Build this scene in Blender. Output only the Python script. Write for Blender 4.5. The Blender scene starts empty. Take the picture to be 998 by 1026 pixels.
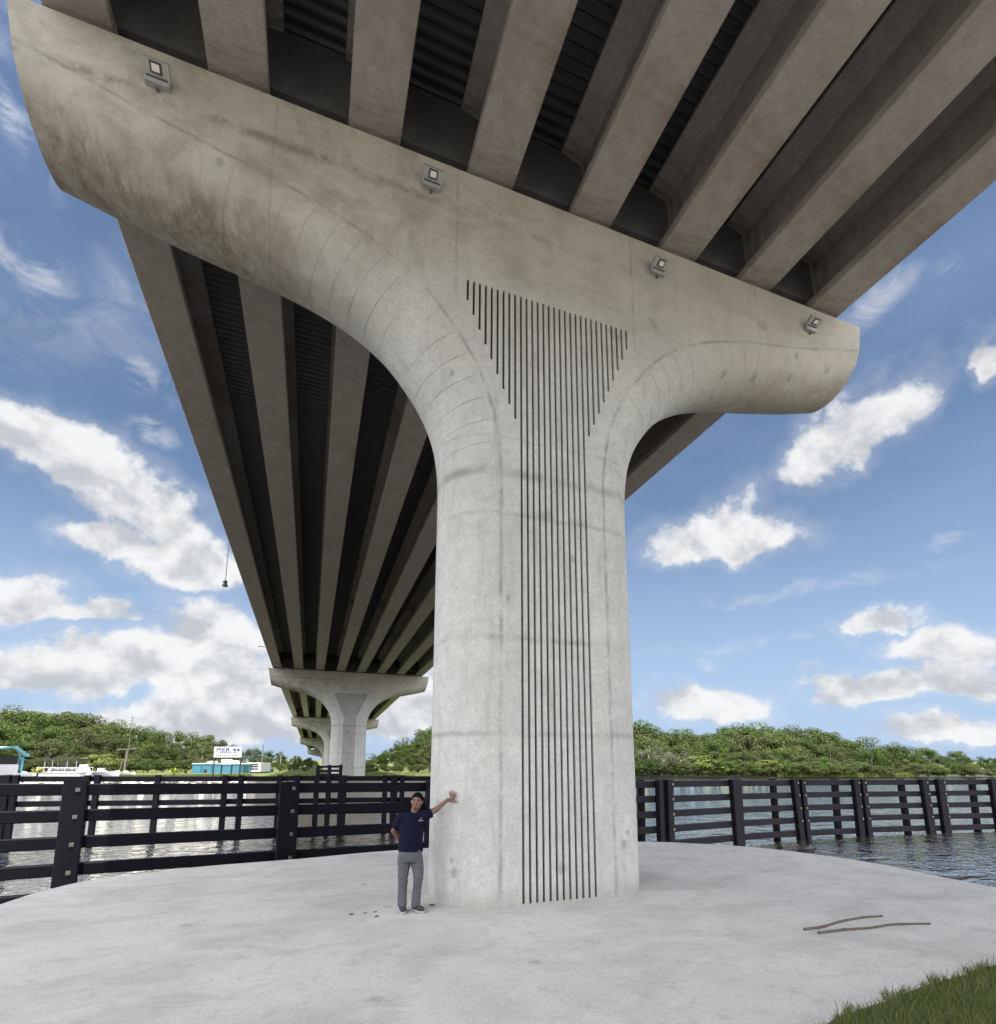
import bpy, bmesh, math, random
import numpy as np
from mathutils import Vector, Matrix
random.seed(7); rng = np.random.default_rng(7)
S = bpy.context.scene
COL = S.collection
PI = math.pi
# ------------------------------------------------------------------ camera (world axes: X across the bridge, Y along it)
F, PX, PY, H = 524.65, 504.34, 672.29, 2.15
RV = np.array([0.93996247, -0.34127315, 0.00178675])
UV = np.array([-0.05976923, -0.15946225, 0.98539303])
WV = np.array([0.33600327, 0.92633926, 0.17028617])
FH = np.array([0.34098345, 0.9400693, 0.0]); RH = np.array([0.9400693, -0.34098345, 0.0])
CAM = np.array([0, 0, H])
def ray(x, y): return WV + (x-PX)/F*RV - (y-PY)/F*UV
def atd(x, y, dep): return CAM + ray(x, y)*dep
def plane(x, y, ax, val):
    d = ray(x, y); return CAM + d*((val-CAM[ax])/d[ax])
def fplane(x, y, dist):                       # vertical plane facing the camera at a horizontal distance
    d = ray(x, y); return CAM + d*(dist/(d@FH))
def dirpt(x, dist, z=0.3):                    # point on the ground seen at column x, at a horizontal distance
    d = ray(x, 765); d = d[:2]/np.hypot(d[0], d[1]); return np.array([d[0]*dist, d[1]*dist, z])
cd = bpy.data.cameras.new('camera'); co = bpy.data.objects.new('camera', cd); COL.objects.link(co)
m = Matrix.Identity(4)
for i in range(3):
    m[i][0], m[i][1], m[i][2], m[i][3] = RV[i], UV[i], -WV[i], CAM[i]
co.matrix_world = m
cd.sensor_fit = 'HORIZONTAL'; cd.sensor_width = 36; cd.lens = F/998*36
cd.shift_x = (499-PX)/998; cd.shift_y = (PY-513)/998
cd.clip_start = .05; cd.clip_end = 9000
S.camera = co
S.view_settings.view_transform = 'Standard'; S.view_settings.look = 'None'
S.view_settings.gamma = 1; S.view_settings.exposure = EXPOSURE = 1.05
S.render.resolution_x, S.render.resolution_y = 996, 1024
S.cycles.max_bounces = 8; S.cycles.diffuse_bounces = 2; S.cycles.transparent_max_bounces = 8
S.cycles.caustics_reflective = False; S.cycles.caustics_refractive = False
S.cycles.use_denoising = True

# ------------------------------------------------------------------ node helper
class NT:
    def __init__(s, tree): s.t = tree; s.n = tree.nodes; s.l = tree.links
    def node(s, typ, ins=None, **kw):
        n = s.n.new(typ)
        for k, v in kw.items(): setattr(n, k, v)
        for k, v in (ins or {}).items():
            if hasattr(v, 'is_output') or isinstance(v, bpy.types.NodeSocket): s.l.new(v, n.inputs[k])
            else: n.inputs[k].default_value = v
        return n
    def math(s, op, a, b=0.0, c=0.0, clamp=False):
        n = s.n.new('ShaderNodeMath'); n.operation = op; n.use_clamp = clamp
        for i, v in enumerate((a, b, c)):
            if isinstance(v, bpy.types.NodeSocket): s.l.new(v, n.inputs[i])
            else: n.inputs[i].default_value = v
        return n.outputs[0]
    def vm(s, op, a, b=(0, 0, 0), out=0):
        n = s.n.new('ShaderNodeVectorMath'); n.operation = op
        for i, v in enumerate((a, b)):
            if isinstance(v, bpy.types.NodeSocket): s.l.new(v, n.inputs[i])
            else: n.inputs[i].default_value = v
        return n.outputs[out]
    def noise(s, vec, scale, detail=4, rough=.55, dist=0.0, out='Fac'):
        n = s.node('ShaderNodeTexNoise', {'Vector': vec, 'Scale': scale, 'Detail': detail, 'Roughness': rough, 'Distortion': dist})
        return n.outputs[out]
    def mapr(s, v, a, b, c=0.0, d=1.0, smooth=False):
        n = s.node('ShaderNodeMapRange', {'Value': v, 'From Min': a, 'From Max': b, 'To Min': c, 'To Max': d})
        if smooth: n.interpolation_type = 'SMOOTHSTEP'
        return n.outputs[0]
    def mix(s, f, a, b, mode='MIX'):
        n = s.n.new('ShaderNodeMix'); n.data_type = 'RGBA'; n.blend_type = mode
        for i, v in ((0, f), (6, a), (7, b)):
            if isinstance(v, bpy.types.NodeSocket): s.l.new(v, n.inputs[i])
            else: n.inputs[i].default_value = v if i == 0 else (tuple(v)+(1,) if len(v) == 3 else v)
        return n.outputs[2]
    def scale(s, vec, sc): return s.node('ShaderNodeMapping', {'Vector': vec, 'Scale': sc}).outputs[0]

def newmat(name):
    mt = bpy.data.materials.new(name); mt.use_nodes = True
    t = NT(mt.node_tree); b = mt.node_tree.nodes['Principled BSDF']
    return mt, t, b
def simple(name, col, rough=.6, metal=0.0, var=.15, nscale=6.0, bump=0.0, spec=.5):
    mt, t, b = newmat(name)
    co_ = t.node('ShaderNodeTexCoord').outputs['Object']
    f = t.noise(co_, nscale, 5)
    c = t.mix(f, tuple(x*(1-var) for x in col), tuple(min(1, x*(1+var)) for x in col))
    t.l.new(c, b.inputs['Base Color']); b.inputs['Roughness'].default_value = rough; b.inputs['Metallic'].default_value = metal
    b.inputs['Specular IOR Level'].default_value = spec
    if bump:
        bn = t.node('ShaderNodeBump', {'Height': t.noise(co_, nscale*6, 4), 'Strength': bump, 'Distance': .02})
        t.l.new(bn.outputs[0], b.inputs['Normal'])
    return mt

# ------------------------------------------------------------------ mesh collecting
class MB:
    def __init__(s): s.v = []; s.f = []; s.mi = []; s.cur = 0
    def add(s, vs, fs):
        o = len(s.v); s.v += [tuple(map(float, p)) for p in vs]
        for f in fs: s.f.append(tuple(i+o for i in f)); s.mi.append(s.cur)
    def box(s, c, d, rz=0.0, M=None):
        x, y, z = (k/2 for k in d); p = []
        for i in (-x, x):
            for j in (-y, y):
                for k in (-z, z): p.append(Vector((i, j, k)))
        mt = M if M is not None else Matrix.Rotation(rz, 3, 'Z')
        p = [mt @ q + Vector(c) for q in p]
        s.add(p, [(0, 1, 3, 2), (4, 6, 7, 5), (0, 4, 5, 1), (2, 3, 7, 6), (0, 2, 6, 4), (1, 5, 7, 3)])
    def beam(s, a, b, wd, ht, up=(0, 0, 1), cham=0.0):
        a, b = Vector(a), Vector(b); d = (b-a).normalized(); up = Vector(up)
        if abs(d.dot(up)) > .999: up = Vector((0, 1, 0))
        sd = d.cross(up).normalized(); u = sd.cross(d).normalized()
        if cham:
            w2, h2, c = wd/2, ht/2, cham
            sec = [(-w2+c, -h2), (w2-c, -h2), (w2, -h2+c), (w2, h2-c), (w2-c, h2), (-w2+c, h2), (-w2, h2-c), (-w2, -h2+c)]
        else: sec = [(-wd/2, -ht/2), (wd/2, -ht/2), (wd/2, ht/2), (-wd/2, ht/2)]
        n = len(sec)
        vs = [a+sd*x+u*y for x, y in sec]+[b+sd*x+u*y for x, y in sec]
        s.add(vs, [tuple(range(n)), tuple(range(2*n-1, n-1, -1))]+[(i, i+n, (i+1) % n+n, (i+1) % n) for i in range(n)])
    def tube(s, pts, rs, n=8, cap=True):
        pts = [Vector(p) for p in pts]
        if not hasattr(rs, '__len__'): rs = [rs]*len(pts)
        rings = []; ref = None
        for i, p in enumerate(pts):
            d = (pts[min(i+1, len(pts)-1)]-pts[max(i-1, 0)]).normalized()
            if ref is None: ref = d.orthogonal().normalized()
            ref = (ref-d*ref.dot(d)); ref = ref.normalized() if ref.length > 1e-6 else d.orthogonal().normalized()
            q = d.cross(ref)
            rings.append([p+(ref*math.cos(2*PI*k/n)+q*math.sin(2*PI*k/n))*rs[i] for k in range(n)])
        vs = [v for r in rings for v in r]; fs = []
        for i in range(len(pts)-1):
            for k in range(n):
                fs.append((i*n+k, i*n+(k+1) % n, (i+1)*n+(k+1) % n, (i+1)*n+k))
        if cap: fs.append(tuple(range(n-1, -1, -1))); fs.append(tuple(range((len(pts)-1)*n, len(pts)*n)))
        s.add(vs, fs)
    def ball(s, c, r, n=10, M=None):
        r = r if hasattr(r, '__len__') else (r, r, r); vs = []; fs = []
        for i in range(n+1):
            th = PI*i/n
            for k in range(2*n):
                ph = PI*k/n; p = Vector((r[0]*math.sin(th)*math.cos(ph), r[1]*math.sin(th)*math.sin(ph), r[2]*math.cos(th)))
                vs.append((M @ p if M is not None else p)+Vector(c))
        for i in range(n):
            for k in range(2*n):
                fs.append((i*2*n+k, (i+1)*2*n+k, (i+1)*2*n+(k+1) % (2*n), i*2*n+(k+1) % (2*n)))
        s.add(vs, fs)
    def prism(s, poly, z0, z1):
        n = len(poly)
        s.add([(x, y, z0) for x, y in poly]+[(x, y, z1) for x, y in poly],
              [tuple(range(n-1, -1, -1)), tuple(range(n, 2*n))]+[(i, (i+1) % n, (i+1) % n+n, i+n) for i in range(n)])
    def mesh(s, name, mats, smooth=False):
        me = bpy.data.meshes.new(name); me.from_pydata(s.v, [], s.f)
        for mm in (mats if isinstance(mats, (list, tuple)) else [mats]): me.materials.append(mm)
        me.polygons.foreach_set('material_index', s.mi)
        if smooth: me.polygons.foreach_set('use_smooth', [True]*len(me.polygons))
        me.update(); return me
    def build(s, name, mats, parent=None, smooth=False):
        return link(name, s.mesh(name, mats, smooth), parent)
def link(name, me, parent=None):
    o = bpy.data.objects.new(name, me); COL.objects.link(o)
    if parent is not None: o.parent = parent
    return o
def tag(o, label=None, cat=None, group=None, kind=None):
    if label: o['label'] = label
    if cat: o['category'] = cat
    if group: o['group'] = group
    if kind: o['kind'] = kind
    return o
def empty(name, loc=(0, 0, 0), rz=0.0, label=None, cat=None, group=None):
    o = bpy.data.objects.new(name, None); COL.objects.link(o); o.location = loc; o.rotation_euler[2] = rz
    o.empty_display_size = .2
    return tag(o, label, cat, group)
def copy_tree(o, parent=None):
    c = o.copy(); COL.objects.link(c)
    if parent is not None: c.parent = parent
    for ch in list(o.children): copy_tree(ch, c)
    return c

# ------------------------------------------------------------------ bridge numbers
Y0, XC, HW, ZT = 7.73, 3.754, 8.54, 12.88
RB = 0.93                        # radius of the rounded edge, half the thickness
SPAN = 51.32
PIERS = [(XC, Y0+RB, ZT), (XC, Y0+RB+SPAN, 11.76), (4.31, Y0+RB+2*SPAN, 10.62), (5.11, Y0+RB+3*SPAN, 8.67), (7.08, Y0+RB+4*SPAN, 6.46)]
G0, GS = 3.63-XC, 2.151          # girder row offset from the pier centre and spacing

# ------------------------------------------------------------------ materials
def concrete(name, lo, hi, stain, kind, rough=.85):
    mt, t, b = newmat(name)
    tc = t.node('ShaderNodeTexCoord'); ob = tc.outputs['Object']; uv = tc.outputs['UV']
    sx = t.node('ShaderNodeSeparateXYZ', {'Vector': ob}); X, Y, Z = sx.outputs
    big = t.noise(ob, .45, 6, .6); mid = t.noise(ob, 2.2, 8, .62, .4); fine = t.noise(ob, 26, 6, .6); pit = t.noise(ob, 70, 3, .5)
    c = t.mix(t.mapr(mid, .3, .7), lo, hi)
    c = t.mix(t.mapr(big, .35, .72, 0, .38), c, tuple(x*.72 for x in lo)); c = t.mix(t.mapr(t.noise(ob, 6.5, 8, .68), .42, .68, 0, .4), c, tuple(x*.68 for x in lo))
    c = t.mix(t.mapr(fine, .40, .70, 0, .34), c, tuple(x*.62 for x in lo))
    drip = t.noise(t.scale(ob, (3.2, 3.2, .35)), 1.6, 7, .65, .3)
    c = t.mix(t.mapr(drip, .52, .78, 0, .55), c, stain)
    hgt = t.math('ADD', t.math('MULTIPLY', fine, .5), t.math('MULTIPLY', mid, .7))
    def line(val, at, wid):          # soft line where val is near at
        return t.mapr(t.math('ABSOLUTE', t.math('SUBTRACT', val, at)), 0, wid, 1, 0, True)
    if kind == 'pier':
        su = t.node('ShaderNodeSeparateXYZ', {'Vector': uv}); U, V = su.outputs[0], su.outputs[1]
        wob = t.math('MULTIPLY', t.math('SUBTRACT', mid, .5), .12)
        Zw = t.math('ADD', Z, wob)
        # warm grime on the arms, cool clean shaft
        up = t.mapr(Z, -3.7, -1.8, 0, 1, True)      # Z is measured from the cap top
        warm = t.mix(t.mapr(t.noise(ob, 1.1, 7, .65), .35, .7), (.46, .42, .34), (.27, .23, .175))
        c = t.mix(t.math('MULTIPLY', up, .5), c, warm)
        bt = t.math('MULTIPLY', t.mapr(t.noise(ob, .8, 9, .7, .6), .47, .66), t.math('MULTIPLY', up, t.mapr(X, 3.0, -3.0, .12, .55)))
        c = t.mix(bt, c, (.17, .135, .10))
        out = t.mapr(t.math('ABSOLUTE', X), 3.0, 6.0, 0, 1, True)
        left = t.mapr(X, -1.5, -4.0, .5, 1, True)
        grime = t.mapr(t.math('ADD', t.math('MULTIPLY', t.noise(t.scale(ob, (1.5, 1.2, .9)), 1.0, 9, .70, .3), .65), t.math('MULTIPLY', t.noise(t.scale(ob, (7, 3, .9)), 1.3, 7, .7, .2), .35)), .36, .58, 0, .85)
        low = t.mapr(V, .35, 1.0, .12, 1.0, True)
        c = t.mix(t.math('MULTIPLY', t.math('MULTIPLY', grime, low), t.math('MULTIPLY', out, left)), c, (.15, .112, .08))
        band = t.math('MULTIPLY', line(Zw, -.86, .17), t.mapr(t.noise(ob, 3.0, 6, .7), .42, .62))
        c = t.mix(t.math('MULTIPLY', band, t.mapr(X, -.5, -2.0, .2, .65)), c, (.14, .115, .085))
        # pour joints round the shaft
        jt = None
        for zz, wd, a in ((-5.85, .16, .62), (-6.6, .07, .3), (-8.75, .09, .45), (-10.3, .08, .4), (-5.2, .05, .25)):
            l = t.math('MULTIPLY', t.math('MULTIPLY', line(Zw, zz, wd), a), t.mapr(t.noise(ob, 1.3, 4, .6), .38, .6, .15, 1))
            jt = l if jt is None else t.math('MAXIMUM', jt, l)
        c = t.mix(jt, c, (.155, .155, .15))
        # vertical form seams on the flat face of the cap
        for xx in (-1.85, 1.82, 5.15, -4.9):
            l = t.math('MULTIPLY', line(t.math('ADD', X, t.math('MULTIPLY', wob, .3)), xx, .05), t.mapr(Z, -3.0, -2.4, 0, .38))
            l = t.math('MULTIPLY', l, t.mapr(mid, .4, .6, .3, 1))
            c = t.mix(l, c, (.17, .16, .14))
        # edge of the rounded form, and its board rings
        seam = t.math('MULTIPLY', line(t.math('ADD', V, t.math('MULTIPLY', wob, .5)), .06, .055), t.math('MULTIPLY', t.mapr(V, .0005, .002), t.mapr(t.noise(ob, 2.5, 6, .65), .40, .6, .1, .75)))
        c = t.mix(seam, c, (.22, .21, .195))
        fr = t.math('FRACT', t.math('DIVIDE', t.math('ADD', U, t.math('MULTIPLY', wob, .5)), .36))
        ring = t.math('MULTIPLY', line(fr, .5, .055), t.math('MULTIPLY', t.mapr(U, 12.0, 12.6), t.mapr(U, 17.6, 18.6, 1, 0)))
        ring = t.math('MULTIPLY', ring, t.math('MULTIPLY', t.mapr(V, .05, .3), t.mapr(t.noise(ob, .9, 4), .4, .62, .08, 1)))
        c = t.mix(t.math('MULTIPLY', ring, .62), c, (.19, .175, .15))
        hgt = t.math('SUBTRACT', hgt, t.math('MULTIPLY', ring, .5))
        # repaired patches: darker round-edged spots, bug holes
        vo = t.node('ShaderNodeTexVoronoi', {'Vector': ob, 'Scale': .62, 'Randomness': 1.0})
        spot = t.mapr(t.math('ADD', vo.outputs['Distance'], t.math('MULTIPLY', t.math('SUBTRACT', t.noise(ob, 6.5, 5, .65), .5), .34)), .05, .10, 1, 0)
        c = t.mix(t.math('MULTIPLY', spot, .42), c, (.20, .20, .19))
        # patched form-tie holes and bruises where the near pier has them
        pn = t.math('MULTIPLY', t.math('SUBTRACT', t.noise(ob, 19, 5, .7), .5), 2.2); pm_ = None
        for p, r_ in (((-1.626, -.613, -12.391), .062), ((-1.653, -.583, -12.22), .035), ((1.285, -.86, -11.89), .05), ((1.176, -.896, -12.07), .062), ((-5.633, -.899, -1.577), .06), ((4.29, -.674, -2.317), .09),
                      ((5.206, -.624, -2.124), .08), ((6.272, -.666, -1.859), .09), ((6.281, -.893, -1.457), .08), ((-1.851, -.785, -4.11), .05), ((-.871, -.93, -8.1), .05), ((.025, -.93, -12.37), .07), ((.355, -.93, -7.25), .06)):
            l = t.mapr(t.math('ADD', t.math('DIVIDE', t.vm('LENGTH', t.vm('SUBTRACT', t.scale(ob, (1, 1, .75)), (p[0], p[1], p[2]*.75)), out=1), r_), pn), .6, 1.2, 1, 0)
            pm_ = l if pm_ is None else t.math('MAXIMUM', pm_, l)
        here = t.mapr(t.node('ShaderNodeSeparateXYZ', {'Vector': t.node('ShaderNodeObjectInfo').outputs['Location']}).outputs[1], 30, 31, 1, 0)
        c = t.mix(t.math('MULTIPLY', t.math('MULTIPLY', pm_, here), .5), c, (.19, .19, .185))
        foot = t.mapr(Zw, -12.5, -12.86, 0, .4, True)
        c = t.mix(foot, c, (.24, .225, .19))
        hole = t.node('ShaderNodeTexVoronoi', {'Vector': ob, 'Scale': 5.0})
        h2 = t.mapr(hole.outputs['Distance'], .03, .06, 1, 0)
        c = t.mix(t.math('MULTIPLY', h2, .6), c, (.13, .12, .11))
    if kind == 'girder':
        # crosswise wet marks at girder ends (Y = 0 is the near end of the span)
        ca = t.noise(t.scale(ob, (.5, 3.0, .5)), 2.2, 7, .7, .6)
        d = t.math('MINIMUM', Y, t.math('SUBTRACT', SPAN, Y))
        near = t.mapr(d, .3, 2.0, 1, 0, True)
        rid = t.math('MULTIPLY', t.mapr(ca, .42, .6), near)
        c = t.mix(t.math('MULTIPLY', rid, .8), c, (.10, .068, .052))
        eff = t.math('MULTIPLY', t.mapr(t.noise(t.scale(ob, (1.2, 7, 1)), 1.6, 7, .7), .6, .7), t.mapr(d, .3, 1.4, 1, 0))
        c = t.mix(t.math('MULTIPLY', eff, .5), c, (.42, .38, .35))
        ci = t.noise(t.scale(ob, (.35, .16, .35)), 1.0, 3, .5)
        c = t.mix(t.mapr(ci, .58, .66, 0, .7), c, t.mix(t.mapr(ca, .35, .6), (.15, .11, .09), (.27, .23, .20)))
    bn = t.node('ShaderNodeBump', {'Height': hgt, 'Strength': .35, 'Distance': .02})
    b2 = t.node('ShaderNodeBump', {'Height': pit, 'Strength': .12, 'Distance': .01, 'Normal': bn.outputs[0]})
    t.l.new(c, b.inputs['Base Color']); t.l.new(b2.outputs[0], b.inputs['Normal'])
    b.inputs['Roughness'].default_value = rough; b.inputs['Specular IOR Level'].default_value = .25
    return mt
M_pier = concrete('pier_concrete', (.49, .48, .455), (.61, .60, .57), (.30, .28, .24), 'pier')
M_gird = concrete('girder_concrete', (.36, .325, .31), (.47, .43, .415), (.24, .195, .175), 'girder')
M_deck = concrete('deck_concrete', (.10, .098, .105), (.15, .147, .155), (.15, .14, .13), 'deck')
M_groove = simple('groove_dirt_shade', (.028, .025, .022), .95, var=.5, nscale=3)  # groove backs: stain and recess shade both put into the dark colour
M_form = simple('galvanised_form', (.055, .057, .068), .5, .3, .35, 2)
M_black = simple('black_plastic_lumber', (.004, .004, .008), .65, 0, .5, 4, .12, .12)
M_bolt = simple('bolt_plate', (.17, .15, .13), .5, .5, .3, 20)
M_lampbody = simple('lamp_grey', (.38, .38, .37), .5, .3, .15, 10)
M_lampdark = simple('lamp_dark', (.06, .06, .06), .5)
M_lens = simple('lamp_lens', (.85, .75, .74), .15)
M_white = simple('white_paint', (.78, .79, .80), .4, 0, .08, 3)
M_teal = simple('teal_paint', (.05, .205, .29), .45, 0, .15, 1.5)
M_dkteal = simple('dark_teal', (.01, .06, .06), .4)
M_dkglass = simple('dark_glass', (.02, .025, .03), .1)
M_dark = simple('dark_interior', (.03, .032, .035), .7)
M_grey = simple('grey_paint', (.33, .34, .36), .5, 0, .15, 2)
M_wood = simple('weathered_pole', (.17, .14, .11), .9, 0, .3, 5)
M_blue = simple('blue_letter', (.02, .025, .09), .6)
M_mud = simple('dark_undergrowth', (.028, .034, .014), .95, 0, .4, .6)
M_rock = simple('pale_rock', (.62, .60, .56), .9, 0, .25, 1.5, .4)
M_stick = simple('dry_stick', (.125, .10, .082), .9, 0, .5, 18, .5)
M_seawall = simple('seawall_concrete', (.25, .23, .21), .9, 0, .4, 1.2, .3)

# ground pad: pale worn concrete
def mk_pad():
    mt, t, b = newmat('pad_concrete')
    ob = t.node('ShaderNodeTexCoord').outputs['Object']
    c = t.mix(t.mapr(t.noise(ob, 1.1, 8, .62), .3, .7), (.52, .505, .487), (.605, .59, .57))
    bl = t.noise(t.scale(ob, (.75, 1.3, 1)), .7, 8, .66, .6)
    c = t.mix(t.mapr(bl, .46, .66, 0, .5), c, (.32, .30, .28))
    sw = t.noise(t.scale(ob, (.8, 1.5, 1)), 1.5, 8, .7, .9)
    c = t.mix(t.mapr(sw, .54, .66, 0, .34), c, (.34, .305, .265))
    c = t.mix(t.mapr(sw, .44, .3, 0, .22), c, (.72, .71, .70))
    st = t.noise(ob, 4.2, 8, .74, .4)
    c = t.mix(t.mapr(st, .54, .70, 0, .5), c, (.30, .28, .26))
    fine = t.noise(ob, 30, 8, .8); sp = t.noise(ob, 120, 3, .6)
    c = t.mix(t.mapr(fine, .36, .56, .5, 0), c, (.30, .285, .27))
    c = t.mix(t.mapr(sp, .3, .42, .55, 0), c, (.2, .19, .18))
    vo = t.node('ShaderNodeTexVoronoi', {'Vector': ob, 'Scale': 1.1})
    pk = t.mapr(t.math('ADD', vo.outputs['Distance'], t.math('MULTIPLY', t.math('SUBTRACT', t.noise(ob, 7, 4), .5), .25)), .05, .1, 1, 0)
    c = t.mix(t.math('MULTIPLY', pk, .45), c, (.24, .235, .23))
    ck = t.node('ShaderNodeTexVoronoi', {'Vector': t.vm('ADD', ob, t.vm('SCALE', t.noise(ob, 1.5, 5, .6, 0, 'Color'), (0, 0, 0))), 'Scale': .28}, feature='DISTANCE_TO_EDGE')
    bn = t.node('ShaderNodeBump', {'Height': t.math('ADD', t.math('MULTIPLY', fine, .5), t.math('ADD', t.math('MULTIPLY', sp, .25), t.math('MULTIPLY', sw, .4))), 'Strength': .35, 'Distance': .02})
    t.l.new(c, b.inputs['Base Color']); t.l.new(bn.outputs[0], b.inputs['Normal']); b.inputs['Roughness'].default_value = .9
    b.inputs['Specular IOR Level'].default_value = .2
    return mt
M_pad = mk_pad()
def mk_water():
    mt, t, b = newmat('river_water')
    ob = t.node('ShaderNodeTexCoord').outputs['Object']
    a = t.noise(t.scale(ob, (1.0, 1.25, 1)), .55, 2, .5, .8); c_ = t.noise(t.scale(ob, (1.0, 1.3, 1)), 1.9, 2, .5, .9); f = t.noise(ob, 5.5, 2, .5, .5)
    h = t.math('ADD', t.math('MULTIPLY', a, 1.0), t.math('ADD', t.math('MULTIPLY', c_, .50), t.math('MULTIPLY', f, .10)))
    bn = t.node('ShaderNodeBump', {'Height': h, 'Strength': 1.0, 'Distance': .24})
    b.inputs['Base Color'].default_value = (.045, .042, .034, 1); b.inputs['Roughness'].default_value = .03; b.inputs['IOR'].default_value = 1.4
    t.l.new(bn.outputs[0], b.inputs['Normal'])
    # added mirror layer at low angles, brightens the sky reflection beyond plain water
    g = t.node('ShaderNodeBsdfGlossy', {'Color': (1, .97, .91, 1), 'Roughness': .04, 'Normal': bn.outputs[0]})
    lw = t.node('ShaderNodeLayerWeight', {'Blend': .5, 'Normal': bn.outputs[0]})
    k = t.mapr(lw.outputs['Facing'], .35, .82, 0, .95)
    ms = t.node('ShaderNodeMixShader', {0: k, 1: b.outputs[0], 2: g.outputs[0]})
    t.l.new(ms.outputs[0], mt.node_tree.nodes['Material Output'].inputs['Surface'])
    return mt
M_water = mk_water()
def mk_land():
    mt, t, b = newmat('grass_land')
    ob = t.node('ShaderNodeTexCoord').outputs['Object']
    c = t.mix(t.mapr(t.noise(ob, .35, 8, .65), .3, .7), (.06, .085, .018), (.13, .15, .04))
    c = t.mix(t.mapr(t.noise(ob, 4, 6, .7), .45, .75, 0, .5), c, (.17, .15, .08))
    bn = t.node('ShaderNodeBump', {'Height': t.noise(ob, 9, 6, .7), 'Strength': .8, 'Distance': .15})
    t.l.new(c, b.inputs['Base Color']); t.l.new(bn.outputs[0], b.inputs['Normal']); b.inputs['Roughness'].default_value = .95
    return mt
M_land = mk_land()
def leafmat(name, lo, hi, tr=.22):
    mt, t, b = newmat(name)
    geo = t.node('ShaderNodeNewGeometry'); oi = t.node('ShaderNodeObjectInfo')
    c = t.mix(geo.outputs['Random Per Island'], lo, hi)
    hs = t.node('ShaderNodeHueSaturation', {'Color': c, 'Hue': t.mapr(oi.outputs['Random'], 0, 1, .475, .52), 'Saturation': t.mapr(oi.outputs['Random'], 0, 1, .85, 1.1), 'Value': t.mapr(t.math('FRACT', t.math('MULTIPLY', oi.outputs['Random'], 7.31)), 0, 1, .8, 1.18)})
    t.l.new(hs.outputs[0], b.inputs['Base Color']); b.inputs['Roughness'].default_value = .7; b.inputs['Specular IOR Level'].default_value = .1
    tl = t.node('ShaderNodeBsdfTranslucent', {'Color': hs.outputs[0]})
    ms = t.node('ShaderNodeMixShader', {0: tr, 1: b.outputs[0], 2: tl.outputs[0]})
    t.l.new(ms.outputs[0], mt.node_tree.nodes['Material Output'].inputs['Surface'])
    return mt
M_leaf = leafmat('tree_leaf', (.042, .066, .019), (.098, .128, .038))
M_leaf2 = leafmat('shrub_leaf', (.085, .125, .026), (.17, .21, .052))
M_leaf3 = leafmat('grey_leaf', (.085, .095, .06), (.16, .17, .115))
M_palm = leafmat('palm_leaf', (.16, .18, .03), (.32, .32, .08))
M_grass = leafmat('grass_blade', (.048, .078, .018), (.20, .215, .08), .3)
M_marsh = leafmat('marsh_blade', (.12, .155, .035), (.22, .26, .075), .3)

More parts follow.
